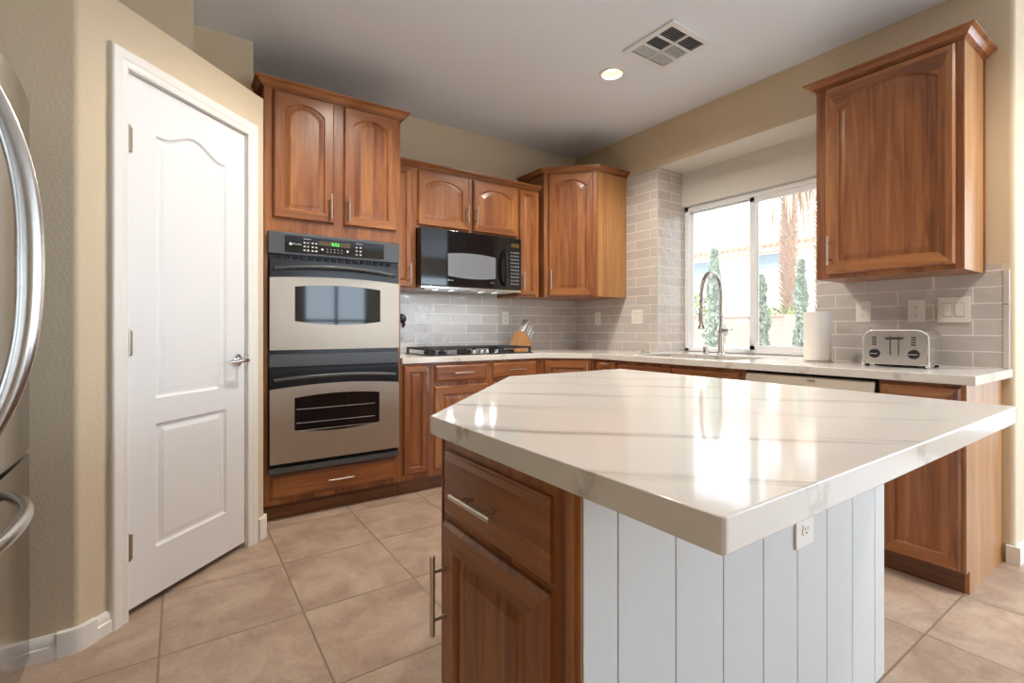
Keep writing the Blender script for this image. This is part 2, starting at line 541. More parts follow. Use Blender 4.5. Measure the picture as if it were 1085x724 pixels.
# ------------------------------------------------------------------ mesh helpers
class MB:
    def __init__(self):
        self.bm = bmesh.new()
        self.smooth = False

    def merge(self, b, mi=0):
        for f in b.faces:
            f.material_index = mi
        me = bpy.data.meshes.new('tmp')
        b.to_mesh(me)
        b.free()
        self.bm.from_mesh(me)
        bpy.data.meshes.remove(me)
        return self

    def box(self, x0, x1, y0, y1, z0, z1, bev=0.0, mi=0, seg=2):
        b = bmesh.new()
        bmesh.ops.create_cube(b, size=1)
        for v in b.verts:
            v.co = Vector(((x0 + x1) / 2 + v.co.x * (x1 - x0), (y0 + y1) / 2 + v.co.y * (y1 - y0), (z0 + z1) / 2 + v.co.z * (z1 - z0)))
        if bev:
            bmesh.ops.bevel(b, geom=b.edges[:], offset=bev, segments=seg, affect='EDGES', profile=0.5)
        return self.merge(b, mi)

    def cyl(self, p0, p1, r, r2=None, seg=20, mi=0, bev=0.0):
        p0, p1 = Vector(p0), Vector(p1)
        d = p1 - p0
        b = bmesh.new()
        bmesh.ops.create_cone(b, cap_ends=True, segments=seg, radius1=r, radius2=r if r2 is None else r2, depth=d.length)
        if bev:
            es = [e for e in b.edges if all(abs(abs(v.co.z) - d.length / 2) < 1e-6 for v in e.verts)]
            bmesh.ops.bevel(b, geom=es, offset=bev, segments=2, affect='EDGES', profile=0.5)
        q = Vector((0, 0, 1)).rotation_difference(d.normalized())
        mt = Matrix.Translation((p0 + p1) / 2) @ q.to_matrix().to_4x4()
        bmesh.ops.transform(b, matrix=mt, verts=b.verts[:])
        return self.merge(b, mi)

    def tube(self, pts, r, seg=12, mi=0, flat=None, cap=True):
        """r: number or list; flat=(a,b) elliptical section in (normal, binormal)"""
        pts = [Vector(p) for p in pts]
        n = len(pts)
        rs = r if isinstance(r, (list, tuple)) else [r] * n
        b = bmesh.new()
        tang = []
        for i in range(n):
            t = (pts[min(i + 1, n - 1)] - pts[max(i - 1, 0)]).normalized()
            tang.append(t)
        up = Vector((0, 0, 1)) if abs(tang[0].z) < 0.9 else Vector((1, 0, 0))
        nrm = (up - tang[0] * up.dot(tang[0])).normalized()
        rings = []
        for i in range(n):
            t = tang[i]
            nrm = (nrm - t * nrm.dot(t)).normalized()
            bi = t.cross(nrm)
            fa, fb = flat if flat else (1, 1)
            rings.append([b.verts.new(pts[i] + (nrm * math.cos(2 * PI * k / seg) * fa + bi * math.sin(2 * PI * k / seg) * fb) * rs[i]) for k in range(seg)])
        for i in range(n - 1):
            for k in range(seg):
                b.faces.new((rings[i][k], rings[i][(k + 1) % seg], rings[i + 1][(k + 1) % seg], rings[i + 1][k]))
        if cap:
            b.faces.new(rings[0][::-1])
            b.faces.new(rings[-1])
        return self.merge(b, mi)

    def lathe(self, prof, c=(0, 0, 0), seg=32, mi=0, axis='z', caps=False):
        b = bmesh.new()
        rings = []
        for r, z in prof:
            ring = []
            for k in range(seg):
                a = 2 * PI * k / seg
                if axis == 'z':
                    co = (c[0] + r * math.cos(a), c[1] + r * math.sin(a), c[2] + z)
                else:  # revolve about y, z-> -y
                    co = (c[0] + r * math.cos(a), c[1] - z, c[2] + r * math.sin(a))
                ring.append(b.verts.new(co))
            rings.append(ring)
        for i in range(len(rings) - 1):
            for k in range(seg):
                b.faces.new((rings[i][k], rings[i][(k + 1) % seg], rings[i + 1][(k + 1) % seg], rings[i + 1][k]))
        if caps:
            b.faces.new(rings[0][::-1])
            b.faces.new(rings[-1])
        bmesh.ops.remove_doubles(b, verts=b.verts[:], dist=1e-6)
        bmesh.ops.recalc_face_normals(b, faces=b.faces[:])
        return self.merge(b, mi)

    def prism(self, poly, a0, a1, plane='xy', bev=0.0, mi=0, bevel_top_only=False):
        """extrude a 2-D polygon: plane xy -> along z, xz -> along y, yz -> along x"""
        b = bmesh.new()

        def P(u, v, w):
            return {'xy': (u, v, w), 'xz': (u, w, v), 'yz': (w, u, v)}[plane]
        lo = [b.verts.new(P(u, v, a0)) for u, v in poly]
        hi = [b.verts.new(P(u, v, a1)) for u, v in poly]
        n = len(poly)
        b.faces.new(lo[::-1])
        b.faces.new(hi)
        for i in range(n):
            b.faces.new((lo[i], lo[(i + 1) % n], hi[(i + 1) % n], hi[i]))
        bmesh.ops.recalc_face_normals(b, faces=b.faces[:])
        if bev:
            bmesh.ops.bevel(b, geom=b.edges[:], offset=bev, segments=2, affect='EDGES', profile=0.5)
        return self.merge(b, mi)

    def sweep(self, path, prof, closed=False, mi=0, side=1):
        """profile (out, z) swept along a 2-D path with mitred corners; side=+1: out is to the right of travel"""
        b = bmesh.new()
        n = len(path)
        ps = [Vector((p[0], p[1])) for p in path]
        nr = []
        for i in range(n - 1):
            d = (ps[i + 1] - ps[i]).normalized()
            nr.append(Vector((d.y, -d.x)) * side)
        rings = []
        for i in range(n):
            if i == 0:
                m = nr[0]
            elif i == n - 1:
                m = nr[-1]
            else:
                m = (nr[i - 1] + nr[i]) / (1 + nr[i - 1].dot(nr[i]))
            rings.append([b.verts.new((ps[i].x + m.x * o, ps[i].y + m.y * o, z)) for o, z in prof])
        k = len(prof)
        for i in range(n - 1):
            for j in range(k):
                b.faces.new((rings[i][j], rings[i][(j + 1) % k], rings[i + 1][(j + 1) % k], rings[i + 1][j]))
        b.faces.new(rings[0])
        b.faces.new(rings[-1][::-1])
        bmesh.ops.recalc_face_normals(b, faces=b.faces[:])
        return self.merge(b, mi)

    def quadlist(self, verts, faces, mi=0):
        b = bmesh.new()
        vs = [b.verts.new(v) for v in verts]
        for f in faces:
            b.faces.new([vs[i] for i in f])
        return self.merge(b, mi)

    def build(self, name, mats, parent=None, smooth=True, angle=35):
        me = bpy.data.meshes.new(name)
        self.bm.normal_update()
        self.bm.to_mesh(me)
        self.bm.free()
        if not isinstance(mats, (list, tuple)):
            mats = [mats]
        for m in mats:
            me.materials.append(m)
        if smooth:
            me.shade_smooth()
            try:
                me.set_sharp_from_angle(angle=math.radians(angle))
            except Exception:
                pass
        o = bpy.data.objects.new(name, me)
        COL.objects.link(o)
        if smooth:
            wn = o.modifiers.new('weighted_normal', 'WEIGHTED_NORMAL')
            wn.mode = 'FACE_AREA'
            wn.weight = 100
            wn.keep_sharp = True
        if parent:
            o.parent = parent
        return o


def tag(o, label=None, cat=None, group=None, kind=None):
    if label:
        o['label'] = label
    if cat:
        o['category'] = cat
    if group:
        o['group'] = group
    if kind:
        o['kind'] = kind
    return o


def thing(name, label, cat, loc=(0, 0, 0), rz=0, group=None):
    o = bpy.data.objects.new(name, None)
    o.empty_display_size = 0.1
    COL.objects.link(o)
    o.location = loc
    o.rotation_euler = (0, 0, math.radians(rz))
    return tag(o, label, cat, group)


def struct(o, label=None):
    o['kind'] = 'structure'
    if label:
        o['label'] = label
    return o


def copy_thing(src, loc, rz=None, label=None):
    r = src.copy()
    COL.objects.link(r)
    r.location = loc
    if rz is not None:
        r.rotation_euler = (0, 0, math.radians(rz))
    if label:
        r['label'] = label
    for ch in list(src.children):
        c = ch.copy()
        COL.objects.link(c)
        c.parent = r
        for g in list(ch.children):
            d = g.copy()
            COL.objects.link(d)
            d.parent = c
    return r


def text_part(name, body, size, mat, parent, x, y, z, align='CENTER'):
    """lettering facing -y in the parent's frame, baseline at z"""
    cu = bpy.data.curves.new('lettering', 'FONT')
    cu.body = body
    cu.size = size
    cu.extrude = 0.0004
    cu.align_x = align
    to = bpy.data.objects.new('lettering', cu)
    COL.objects.link(to)
    dg = bpy.context.evaluated_depsgraph_get()
    me = bpy.data.meshes.new_from_object(to.evaluated_get(dg))
    bpy.data.objects.remove(to)
    me.transform(Matrix.Translation((x, y, z)) @ Matrix.Rotation(PI / 2, 4, 'X'))
    me.name = name
    me.materials.clear()
    me.materials.append(mat)
    o = bpy.data.objects.new(name, me)
    COL.objects.link(o)
    o.parent = parent
    return o


def rounded(poly, r, idx=None, seg=5):
    """round the corners (all, or those in idx) of a 2-D polygon"""
    out = []
    n = len(poly)
    for i, p in enumerate(poly):
        if idx is not None and i not in idx:
            out.append(tuple(p))
            continue
        p = Vector(p)
        a = (Vector(poly[i - 1]) - p).normalized()
        c = (Vector(poly[(i + 1) % n]) - p).normalized()
        ang = a.angle(c)
        t = r / math.tan(ang / 2)
        p0, p1 = p + a * t, p + c * t
        for k in range(seg + 1):
            s = k / seg
            q = (1 - s) ** 2 * p0 + 2 * s * (1 - s) * p + s * s * p1
            out.append((q.x, q.y))
    return out


# ------------------------------------------------------------------ room shell
XW, YB, ZC = 3.24, 3.62, 2.79
# floor
mb = MB()
mb.box(-1.3, 5.8, -4.4, 3.8, -0.12, 0)
struct(mb.build('floor', M['floor_tile'], smooth=False))

CANS = [(2.35, 2.267), (0.95, 2.12), (2.72, -0.35)]
# ceiling with the round cut-outs
b = bmesh.new()
edges = []


def loop(pts, z):
    vs = [b.verts.new((x, y, z)) for x, y in pts]
    return [b.edges.new((vs[i], vs[(i + 1) % len(vs)])) for i in range(len(vs))]


edges += loop([(-1.3, -4.4), (5.8, -4.4), (5.8, 0.7), (3.7, 0.7), (3.7, 3.8), (-1.3, 3.8)], ZC)
for cx, cy in CANS:
    edges += loop([(cx + 0.068 * math.cos(2 * PI * k / 28), cy + 0.068 * math.sin(2 * PI * k / 28)) for k in range(28)], ZC)
bmesh.ops.triangle_fill(b, edges=edges, use_beauty=True)
bmesh.ops.recalc_face_normals(b, faces=b.faces[:])
mb = MB()
mb.merge(b)
mb.box(-1.4, 5.75, -4.4, 0.7, ZC + 0.2, ZC + 0.3)
mb.box(-1.4, 3.7, 0.7, 3.8, ZC + 0.2, ZC + 0.3)
struct(mb.build('ceiling', M['ceiling_paint'], smooth=False))

# back wall
mb = MB()
mb.box(-1.3, 3.24, YB, YB + 0.14, 0, ZC)
struct(mb.build('wall_back', M['wall_paint'], smooth=False))
# window wall with the alcove
AY0, AY1, AZ = 1.405, 2.617, 2.44
mb = MB()
mb.box(XW, 3.70, 0.70, AY0, 0, ZC)
mb.box(XW, 3.70, AY1, YB + 0.1, 0, ZC)
mb.box(XW, 3.70, AY0, AY1, AZ, ZC)
mb.box(3.60, 3.70, AY0, AY1, 0, 0.918)
struct(mb.build('wall_right', M['wall_paint']))
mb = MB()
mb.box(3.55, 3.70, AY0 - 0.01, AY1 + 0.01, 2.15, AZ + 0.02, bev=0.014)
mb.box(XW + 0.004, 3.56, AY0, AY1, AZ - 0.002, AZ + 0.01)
struct(mb.build('wall_alcove', M['wall_paint_lit']))
# wall that turns off to the dining side
mb = MB()
mb.prism(rounded([(XW, 0.545), (5.8, 0.545), (5.8, 0.70), (XW, 0.70)], 0.025, [0]), 0, ZC)
struct(mb.build('wall_dining', M['wall_paint']))
# dining wall on the right with a window
mb = MB()
mb.box(5.6, 5.75, -4.4, -3.4, 0, ZC)
mb.box(5.6, 5.75, -0.4, 0.56, 0, ZC)
mb.box(5.6, 5.75, -3.4, -0.4, 2.4, ZC)
mb.box(5.6, 5.75, -3.4, -0.4, 0, 0.2)
struct(mb.build('wall_far_right', M['wall_paint'], smooth=False))
# wall behind the camera with wide glazing
mb = MB()
mb.box(-1.3, 2.0, -4.35, -4.2, 0, ZC)
mb.box(3.3, 3.75, -4.35, -4.2, 0, ZC)
mb.box(5.45, 5.75, -4.35, -4.2, 0, ZC)
for x0, x1 in ((2.0, 3.3), (3.75, 5.45)):
    mb.box(x0, x1, -4.35, -4.2, 2.4, ZC)
    mb.box(x0, x1, -4.35, -4.2, 0, 0.1)
struct(mb.build('wall_front', M['wall_paint'], smooth=False))
for nm, fr in (('window_2', [(q - 0.03, q + 0.03, -4.32, -4.24, 0.1, 2.4) for q in (2.03, 2.65, 3.27, 3.78, 4.6, 5.42)] + [(a, c, -4.32, -4.24, zz, zz + 0.06) for a, c in ((2.0, 3.3), (3.75, 5.45)) for zz in (0.1, 1.25, 2.34)]),
               ('window_3', [(5.64, 5.72, -3.4 + i * 1.0 - 0.03, -3.4 + i * 1.0 + 0.03, 0.2, 2.4) for i in range(4)] + [(5.64, 5.72, -3.4, -0.4, 0.2, 0.26), (5.64, 5.72, -3.4, -0.4, 2.34, 2.4)])):
    mb = MB()
    for q in fr:
        mb.box(*q)
    struct(mb.build(nm, M['frame_vinyl'], smooth=False))
# left wall
mb = MB()
mb.box(-1.3, -1.15, -4.4, YB, 0, ZC)
struct(mb.build('wall_left', M['wall_paint'], smooth=False))

# pantry wall (45 degrees): t runs along the wall, foot of t=0 at (0, 2.5135)
DD = Vector((math.sqrt(.5), math.sqrt(.5)))
NN = Vector((math.sqrt(.5), -math.sqrt(.5)))


def pw(t, off=0.0):
    q = Vector((0, 2.5135)) + DD * t + NN * off
    return (q.x, q.y)


ZP = 2.33
c0 = (-0.2935, 2.22)                   # outer corner towards the fridge
mb = MB()
tL, tR, tE = -0.243, 0.393, 0.516
mb.prism(rounded([(-1.2, 2.22), c0, pw(tL), pw(tL, -0.11), (-0.33, 2.33), (-1.2, 2.33)], 0.03, [1]), 0, ZP)
e0 = pw(tE)
mb.prism(rounded([pw(tR), e0, (e0[0], 3.22), (e0[0] - 0.1, 3.22), pw(tE - 0.14, -0.11), pw(tR, -0.11)], 0.012, [1]), 0, ZP)
mb.prism([pw(tL), pw(tR), pw(tR, -0.11), pw(tL, -0.11)], 2.097, ZP)
# plant ledge over the pantry
mb.prism([(-1.2, 2.24), (-0.30, 2.24), (e0[0] - 0.02, e0[1] + 0.01), (e0[0] - 0.02, 3.3), (-1.2, 3.3)], ZP - 0.03, ZP - 0.002)
struct(mb.build('wall_pantry', M['wall_paint']))
# upper walls behind the ledge
mb = MB()
mb.prism([(-1.25, 2.75), (0.052, 2.75), (0.052, 3.2), (0.352, 3.2), (0.352, YB + 0.1), (-1.25, YB + 0.1)], ZP - 0.01, ZC)
struct(mb.build('wall_upper', M['wall_paint'], smooth=False))

# tiled areas
TT = 0.008
mb = MB()
mb.box(1.196, XW, YB - TT, YB, 0.917, 1.47)
struct(mb.build('trim_1', M['tile_back'], smooth=False))
mb = MB()
mb.box(XW - TT, XW, AY1, YB - TT, 0.917, 1.47)
mb.box(XW - TT, XW, AY1, 2.99, 1.47, AZ)
struct(mb.build('trim_2', M['tile_right'], smooth=False))
mb = MB()
mb.box(XW - TT, 3.60, AY1 - TT, AY1, 0.917, AZ)
struct(mb.build('trim_3', M['tile_return'], smooth=False))
mb = MB()
mb.box(XW - TT, XW, 0.586, AY0, 0.917, 1.42)
struct(mb.build('trim_4', M['tile_right_end'], smooth=False))
mb = MB()
mb.box(XW - 0.012, XW, 0.562, 0.586, 0.917, 1.222, bev=0.004)
mb.box(XW - 0.012, XW, 0.562, 0.586, 1.224, 1.39, bev=0.004)
mb.box(XW - 0.011, XW + 0.002, AY1 - 0.011, AY1 + 0.002, 0.917, AZ, bev=0.003)
struct(mb.build('trim_5', M['tile_trim']))

# baseboards
BP = [(0, 0), (0.016, 0), (0.016, 0.042), (0.012, 0.046), (0.012, 0.062), (0.007, 0.072), (0.004, 0.08), (0, 0.08)]


def corner_guard(mb, pts, h=0.083, th=0.019):
    """smooth wrap-around block at a wall corner"""
    mb.sweep(pts, [(0, 0), (th, 0), (th, h - 0.002), (th - 0.002, h), (0, h)], side=1)


mb = MB()
mb.sweep([(-1.15, 2.22), c0], BP, side=1)
mb.sweep([c0, pw(-0.30)], BP, side=1)
cc = Vector(c0)
corner_guard(mb, [(c0[0] - 0.05, 2.22), (c0[0] - 0.012, 2.22), (cc + DD * 0.012)[:], (cc + DD * 0.055)[:]])
struct(mb.build('baseboard_left', M['trim_white']))
mb = MB()
corner_guard(mb, [pw(0.466), pw(tE - 0.004), (e0[0], e0[1] + 0.03)], h=0.112)
struct(mb.build('baseboard_pantry', M['trim_white']))
mb = MB()
mb.sweep([(XW, 0.572), (XW, 0.545), (5.6, 0.545)], BP, side=1)
corner_guard(mb, [(XW, 0.574), (XW, 0.545), (XW + 0.05, 0.545)], h=0.085)
struct(mb.build('baseboard_right', M['trim_white']))

# pantry door
struct_door = thing('door_1', None, None, (0, 2.5135, 0), 45)
struct_door['kind'] = 'structure'
struct_door['label'] = 'white two-panel pantry door with arched upper panel, set in the angled wall'


def panel_loops(mb, x0, x1, z0, z1, yf, topfun, loops, mi=0, ntop=20):
    """nested loops of a moulded panel: loops = [(inset, y)]; topfun(u, inset) = drop of the top edge at u in -1..1"""
    b = bmesh.new()
    rings = []
    for ins, y in loops:
        a0, a1, c0_, c1_ = x0 + ins, x1 - ins, z0 + ins, z1 - ins
        pts = [(a0, c0_), (a1, c0_)]
        for k in range(ntop + 1):
            u = 1 - 2 * k / ntop
            pts.append(((a0 + a1) / 2 + u * (a1 - a0) / 2, c1_ - topfun(u)))
        rings.append([b.verts.new((px, yf + y, pz)) for px, pz in pts])
    n = len(rings[0])
    for i in range(len(rings) - 1):
        for k in range(n):
            b.faces.new((rings[i][k], rings[i][(k + 1) % n], rings[i + 1][(k + 1) % n], rings[i + 1][k]))
    b.faces.new(rings[-1])
    return mb.merge(b, mi)


def cathedral(rise):
    return lambda u: rise * (1 - 0.5 * (1 + math.cos(PI * min(1, abs(u) * 1.18)))) if abs(u) < 0.85 else rise


def eyebrow(rise):
    return lambda u: rise * abs(u) ** 2.3


flat_top = lambda u: 0.0


def slab_with_holes(mb, x0, x1, z0, z1, yf, yb, holes, mi=0):
    """front face of a door leaf with openings filled by panels; holes = list of closed 2-D loops"""
    b = bmesh.new()
    eds = []
    for pts in [[(x0, z0), (x1, z0), (x1, z1), (x0, z1)]] + holes:
        vs = [b.verts.new((x, yf, z)) for x, z in pts]
        eds += [b.edges.new((vs[i], vs[(i + 1) % len(vs)])) for i in range(len(vs))]
    bmesh.ops.triangle_fill(b, edges=eds, use_beauty=True)
    # sides and back
    vs = [b.verts.new(c) for c in ((x0, yf, z0), (x1, yf, z0), (x1, yf, z1), (x0, yf, z1), (x0, yb, z0), (x1, yb, z0), (x1, yb, z1), (x0, yb, z1))]
    for f in ((0, 1, 5, 4), (1, 2, 6, 5), (2, 3, 7, 6), (3, 0, 4, 7), (4, 5, 6, 7)):
        b.faces.new([vs[i] for i in f])
    for f in b.faces:
        if abs(f.normal.y) > 0.9 and f.calc_center_median().y < yf + 1e-4 and f.normal.y > 0:
            f.normal_flip()
    return mb.merge(b, mi)


def loop_pts(x0, x1, z0, z1, topfun, ntop=20):
    pts = [(x0, z0), (x1, z0)]
    for k in range(ntop + 1):
        u = 1 - 2 * k / ntop
        pts.append(((x0 + x1) / 2 + u * (x1 - x0) / 2, z1 - topfun(u)))
    return pts


mb = MB()
DT0, DT1 = -0.235, 0.383
fun = cathedral(0.055)
hol = [loop_pts(-0.112, 0.262, 0.825, 1.945, fun), loop_pts(-0.112, 0.262, 0.222, 0.722, flat_top)]
slab_with_holes(mb, DT0, DT1, 0.03, 2.086, 0.004, 0.04, hol)
LP = [(0, 0), (0.006, 0.006), (0.012, 0.009), (0.02, 0.0085), (0.036, 0.003), (0.04, 0.0025)]
panel_loops(mb, -0.112, 0.262, 0.825, 1.945, 0.004, fun, LP)
panel_loops(mb, -0.112, 0.262, 0.222, 0.722, 0.004, flat_top, LP)
leaf = mb.build('door_leaf', M['door_white'], struct_door)
for hz in (1.784, 1.004, 0.222):
    mb = MB()
    mb.cyl((DT0 + 0.002, -0.004, hz), (DT0 + 0.002, -0.004, hz + 0.095), 0.0075, seg=12)
    for k in range(1, 5):
        mb.cyl((DT0 + 0.002, -0.004, hz + k * 0.019 - 0.0008), (DT0 + 0.002, -0.004, hz + k * 0.019 + 0.0008), 0.0083, seg=12)
    mb.cyl((DT0 + 0.002, -0.004, hz + 0.095), (DT0 + 0.002, -0.004, hz + 0.101), 0.005, seg=10)
    mb.box(DT0 + 0.004, DT0 + 0.02, -0.001, 0.0035, hz, hz + 0.095)
    mb.build('hinge', M['hinge_brass'], struct_door)
mb = MB()
HX, HZ = 0.331, 0.952
mb.lathe([(0.0, 0.014), (0.02, 0.012), (0.03, 0.006), (0.032, -0.003), (0.0, -0.003)], (HX, 0.003, HZ), axis='y')
mb.cyl((HX, 0.0, HZ), (HX, -0.05, HZ), 0.009)
mb.tube([(HX + 0.012, -0.05, HZ), (HX, -0.053, HZ), (HX - 0.03, -0.053, HZ + 0.001), (HX - 0.07, -0.05, HZ - 0.003), (HX - 0.105, -0.046, HZ - 0.006)], [0.009, 0.011, 0.0095, 0.0085, 0.007], flat=(1.1, 0.8))
mb.build('lever_handle', M['chrome'], struct_door)
mb = MB()
mb.box(DT1 + 0.001, DT1 + 0.012, -0.012, 0.003, HZ - 0.03, HZ + 0.03, bev=0.002)
mb.build('strike_plate', M['steel_plain'], struct_door)
# casing and jambs
mb = MB()
CP = [(0, 0), (0.0, -0.012), (0.01, -0.017), (0.026, -0.015), (0.034, -0.02), (0.056, -0.022), (0.064, -0.018), (0.068, -0.012), (0.068, 0)]


def casing_strip(mb, path):
    """path in (t,z) with mitres; profile (outwards, depth)"""
    b = bmesh.new()
    ps = [Vector(p) for p in path]
    n = len(ps)
    nr = []
    for i in range(n - 1):
        d = (ps[i + 1] - ps[i]).normalized()
        nr.append(Vector((-d.y, d.x)))
    rings = []
    for i in range(n):
        m = nr[0] if i == 0 else nr[-1] if i == n - 1 else (nr[i - 1] + nr[i]) / (1 + nr[i - 1].dot(nr[i]))
        rings.append([b.verts.new((ps[i].x + m.x * o, y, ps[i].y + m.y * o)) for o, y in CP])
    k = len(CP)
    for i in range(n - 1):
        for j in range(k):
            b.faces.new((rings[i][j], rings[i][(j + 1) % k], rings[i + 1][(j + 1) % k], rings[i + 1][j]))
    b.faces.new(rings[0])
    b.faces.new(rings[-1][::-1])
    bmesh.ops.recalc_face_normals(b, faces=b.faces[:])
    mb.merge(b)


casing_strip(mb, [(DT0 - 0.006, 0.0), (DT0 - 0.006, 2.092), (DT1 + 0.006, 2.092), (DT1 + 0.006, 0.0)])
mb.box(DT0 - 0.012, DT0 - 0.003, 0.0, 0.11, 0, 2.098)
mb.box(DT1 + 0.003, DT1 + 0.012, 0.0, 0.11, 0, 2.098)
mb.box(DT0 - 0.01, DT1 + 0.01, 0.0, 0.11, 2.089, 2.098)
cas = mb.build('trim_6', M['trim_white'])
cas.location = (0, 2.5135, 0)
cas.rotation_euler = (0, 0, PI / 4)
struct(cas)
# dark closet behind the door gap is simply the unlit pantry

# ------------------------------------------------------------------ kitchen window
win = thing('window_1', None, None, (0, 0, 0))
win['kind'] = 'structure'
win['label'] = 'sliding window over the sink'
mb = MB()
WX0, WX1 = 3.585, 3.66
wy0, wy1, wz0, wz1 = AY0 + 0.002, AY1 - TT - 0.002, 0.92, 2.148
fw = 0.045
mb.box(WX0, WX1, wy0, wy1, wz0, wz0 + 0.03, bev=0.004)
mb.box(WX0, WX1, wy0, wy1, wz1 - 0.04, wz1, bev=0.004)
mb.box(WX0, WX1, wy0, wy0 + 0.03, wz0, wz1, bev=0.004)
mb.box(WX0, WX1, wy1 - 0.04, wy1, wz0, wz1, bev=0.004)
mb.build('window_frame', M['frame_vinyl'], win)


def sash(y0, y1, x0, x1, w, zlo, zhi):
    mb = MB()
    mb.box(x0, x1, y0, y1, zlo, zlo + w, bev=0.003)
    mb.box(x0, x1, y0, y1, zhi - w, zhi, bev=0.003)
    mb.box(x0, x1, y0, y0 + w, zlo, zhi, bev=0.003)
    mb.box(x0, x1, y1 - w, y1, zlo, zhi, bev=0.003)
    s = mb.build('sash', M['frame_vinyl'], win)
    mb = MB()
    xm = (x0 + x1) / 2
    mb.box(xm - 0.002, xm + 0.002, y0 + w, y1 - w, zlo + w, zhi - w)
    mb.build('pane', M['pane_glass'], s, smooth=False)


sash(1.99, wy1 - 0.03, 3.625, 3.652, 0.022, wz0 + 0.015, wz1 - 0.03)
sash(wy0 + 0.02, 2.035, 3.592, 3.622, 0.042, wz0 + 0.02, wz1 - 0.036)

# ------------------------------------------------------------------ cabinet kit (local frame: x right, y into the cabinet, z up, face at y=0)
DOOR_T = 0.02


def raised_door(parent, x0, x1, z0, z1, rise=0.0, fwid=0.056, name='door', grain='v', label=None):
    mb = MB()
    t = DOOR_T
    fun = eyebrow(rise) if rise else flat_top
    # edge and frame ring
    b = bmesh.new()
    ntop = 20

    def ring(ins, y, arched):
        a0, a1, c0_, c1_ = x0 + ins, x1 - ins, z0 + ins, z1 - ins
        pts = [(a0, c0_), (a1, c0_)]
        for k in range(ntop + 1):
            u = 1 - 2 * k / ntop
            pts.append(((a0 + a1) / 2 + u * (a1 - a0) / 2, c1_ - (fun(u) if arched else 0)))
        return [b.verts.new((p[0], y, p[1])) for p in pts]
    fwid = min(fwid, (x1 - x0) * 0.27, (z1 - z0) * 0.3)
    sc = min(1.0, (x1 - x0 - 2 * fwid) / 0.12)
    spec = [(0, 0, 0), (0, -t * 0.55, 0), (0.003, -t * 0.7, 0), (0.008, -t, 0), (fwid, -t, 1), (fwid + 0.003, -t + 0.004, 1), (fwid + 0.006, -t + 0.0095, 1),
            (fwid + 0.014 * sc, -t + 0.0095, 1), (fwid + 0.034 * sc, -t + 0.003, 1), (fwid + 0.037 * sc, -t + 0.002, 1)]
    rg = [ring(*s) for s in spec]
    n = len(rg[0])
    for i in range(len(rg) - 1):
        for k in range(n):
            f = b.faces.new((rg[i][k], rg[i][(k + 1) % n], rg[i + 1][(k + 1) % n], rg[i + 1][k]))
            f.material_index = 1 if (i == 3 and (k == 0 or 2 <= k < n - 1)) else 0
    f = b.faces.new(rg[-1])
    f.material_index = 0
    b.faces.new(rg[0][::-1])
    bmesh.ops.recalc_face_normals(b, faces=b.faces[:])
    me = bpy.data.meshes.new('tmp')
    b.to_mesh(me)
    b.free()
    mb.bm.from_mesh(me)
    bpy.data.meshes.remove(me)
    mats = [M['wood_v'], M['wood_h']] if grain == 'v' else [M['wood_h'], M['wood_v']]
    o = mb.build(name, mats, parent, angle=25)
    if label:
        o['label'] = label
    return o


def slab_front(parent, x0, x1, z0, z1, name='drawer', edge=0.02):
    """drawer front with a stepped ogee edge"""
    mb = MB()
    t = DOOR_T
    b = bmesh.new()
    spec = [(0, 0), (0, -t * 0.4), (0.004, -t * 0.5), (0.006, -t * 0.62), (edge * 0.55, -t * 0.78), (edge * 0.7, -t * 0.92), (edge, -t)]
    rg = []
    for ins, y in spec:
        rg.append([b.verts.new(c) for c in ((x0 + ins, y, z0 + ins), (x1 - ins, y, z0 + ins), (x1 - ins, y, z1 - ins), (x0 + ins, y, z1 - ins))])
    for i in range(len(rg) - 1):
        for k in range(4):
            b.faces.new((rg[i][k], rg[i][(k + 1) % 4], rg[i + 1][(k + 1) % 4], rg[i + 1][k]))
    b.faces.new(rg[-1])
    b.faces.new(rg[0][::-1])
    bmesh.ops.recalc_face_normals(b, faces=b.faces[:])
    mb.merge(b)
    return mb.build(name, M['wood_h'], parent, angle=20)


def pull(parent, p0, p1, y0=-DOOR_T, out=0.032, r=0.0055, inset=0.22, name='handle'):
    """bar pull between p0 and p1 = (x, z)"""
    mb = MB()
    a, c = Vector((p0[0], y0 - out, p0[1])), Vector((p1[0], y0 - out, p1[1]))
    mb.cyl(a, c, r, seg=14, bev=0.001)
    for s in (inset, 1 - inset):
        q = a.lerp(c, s)
        mb.cyl((q.x, y0 - 0.0003, q.z), (q.x, q.y, q.z), r * 0.8, seg=12)
    return mb.build(name, M['nickel'], parent)


CROWN = [(0, 0), (0.006, 0), (0.006, 0.004), (0.011, 0.004), (0.011, 0.009), (0.016, 0.009), (0.016, 0.0135), (0.020, 0.0135), (0.024, 0.019), (0.034, 0.028), (0.041, 0.031), (0.045, 0.031), (0.045, 0.035), (0.050, 0.036), (0.050, 0.044), (0, 0.044)]


def crown(parent, path, z, name='crown_moulding', side=1):
    mb = MB()
    mb.sweep(path, [(o, z + h) for o, h in CROWN], side=side)
    return mb.build(name, M['wood_h'], parent, angle=30)


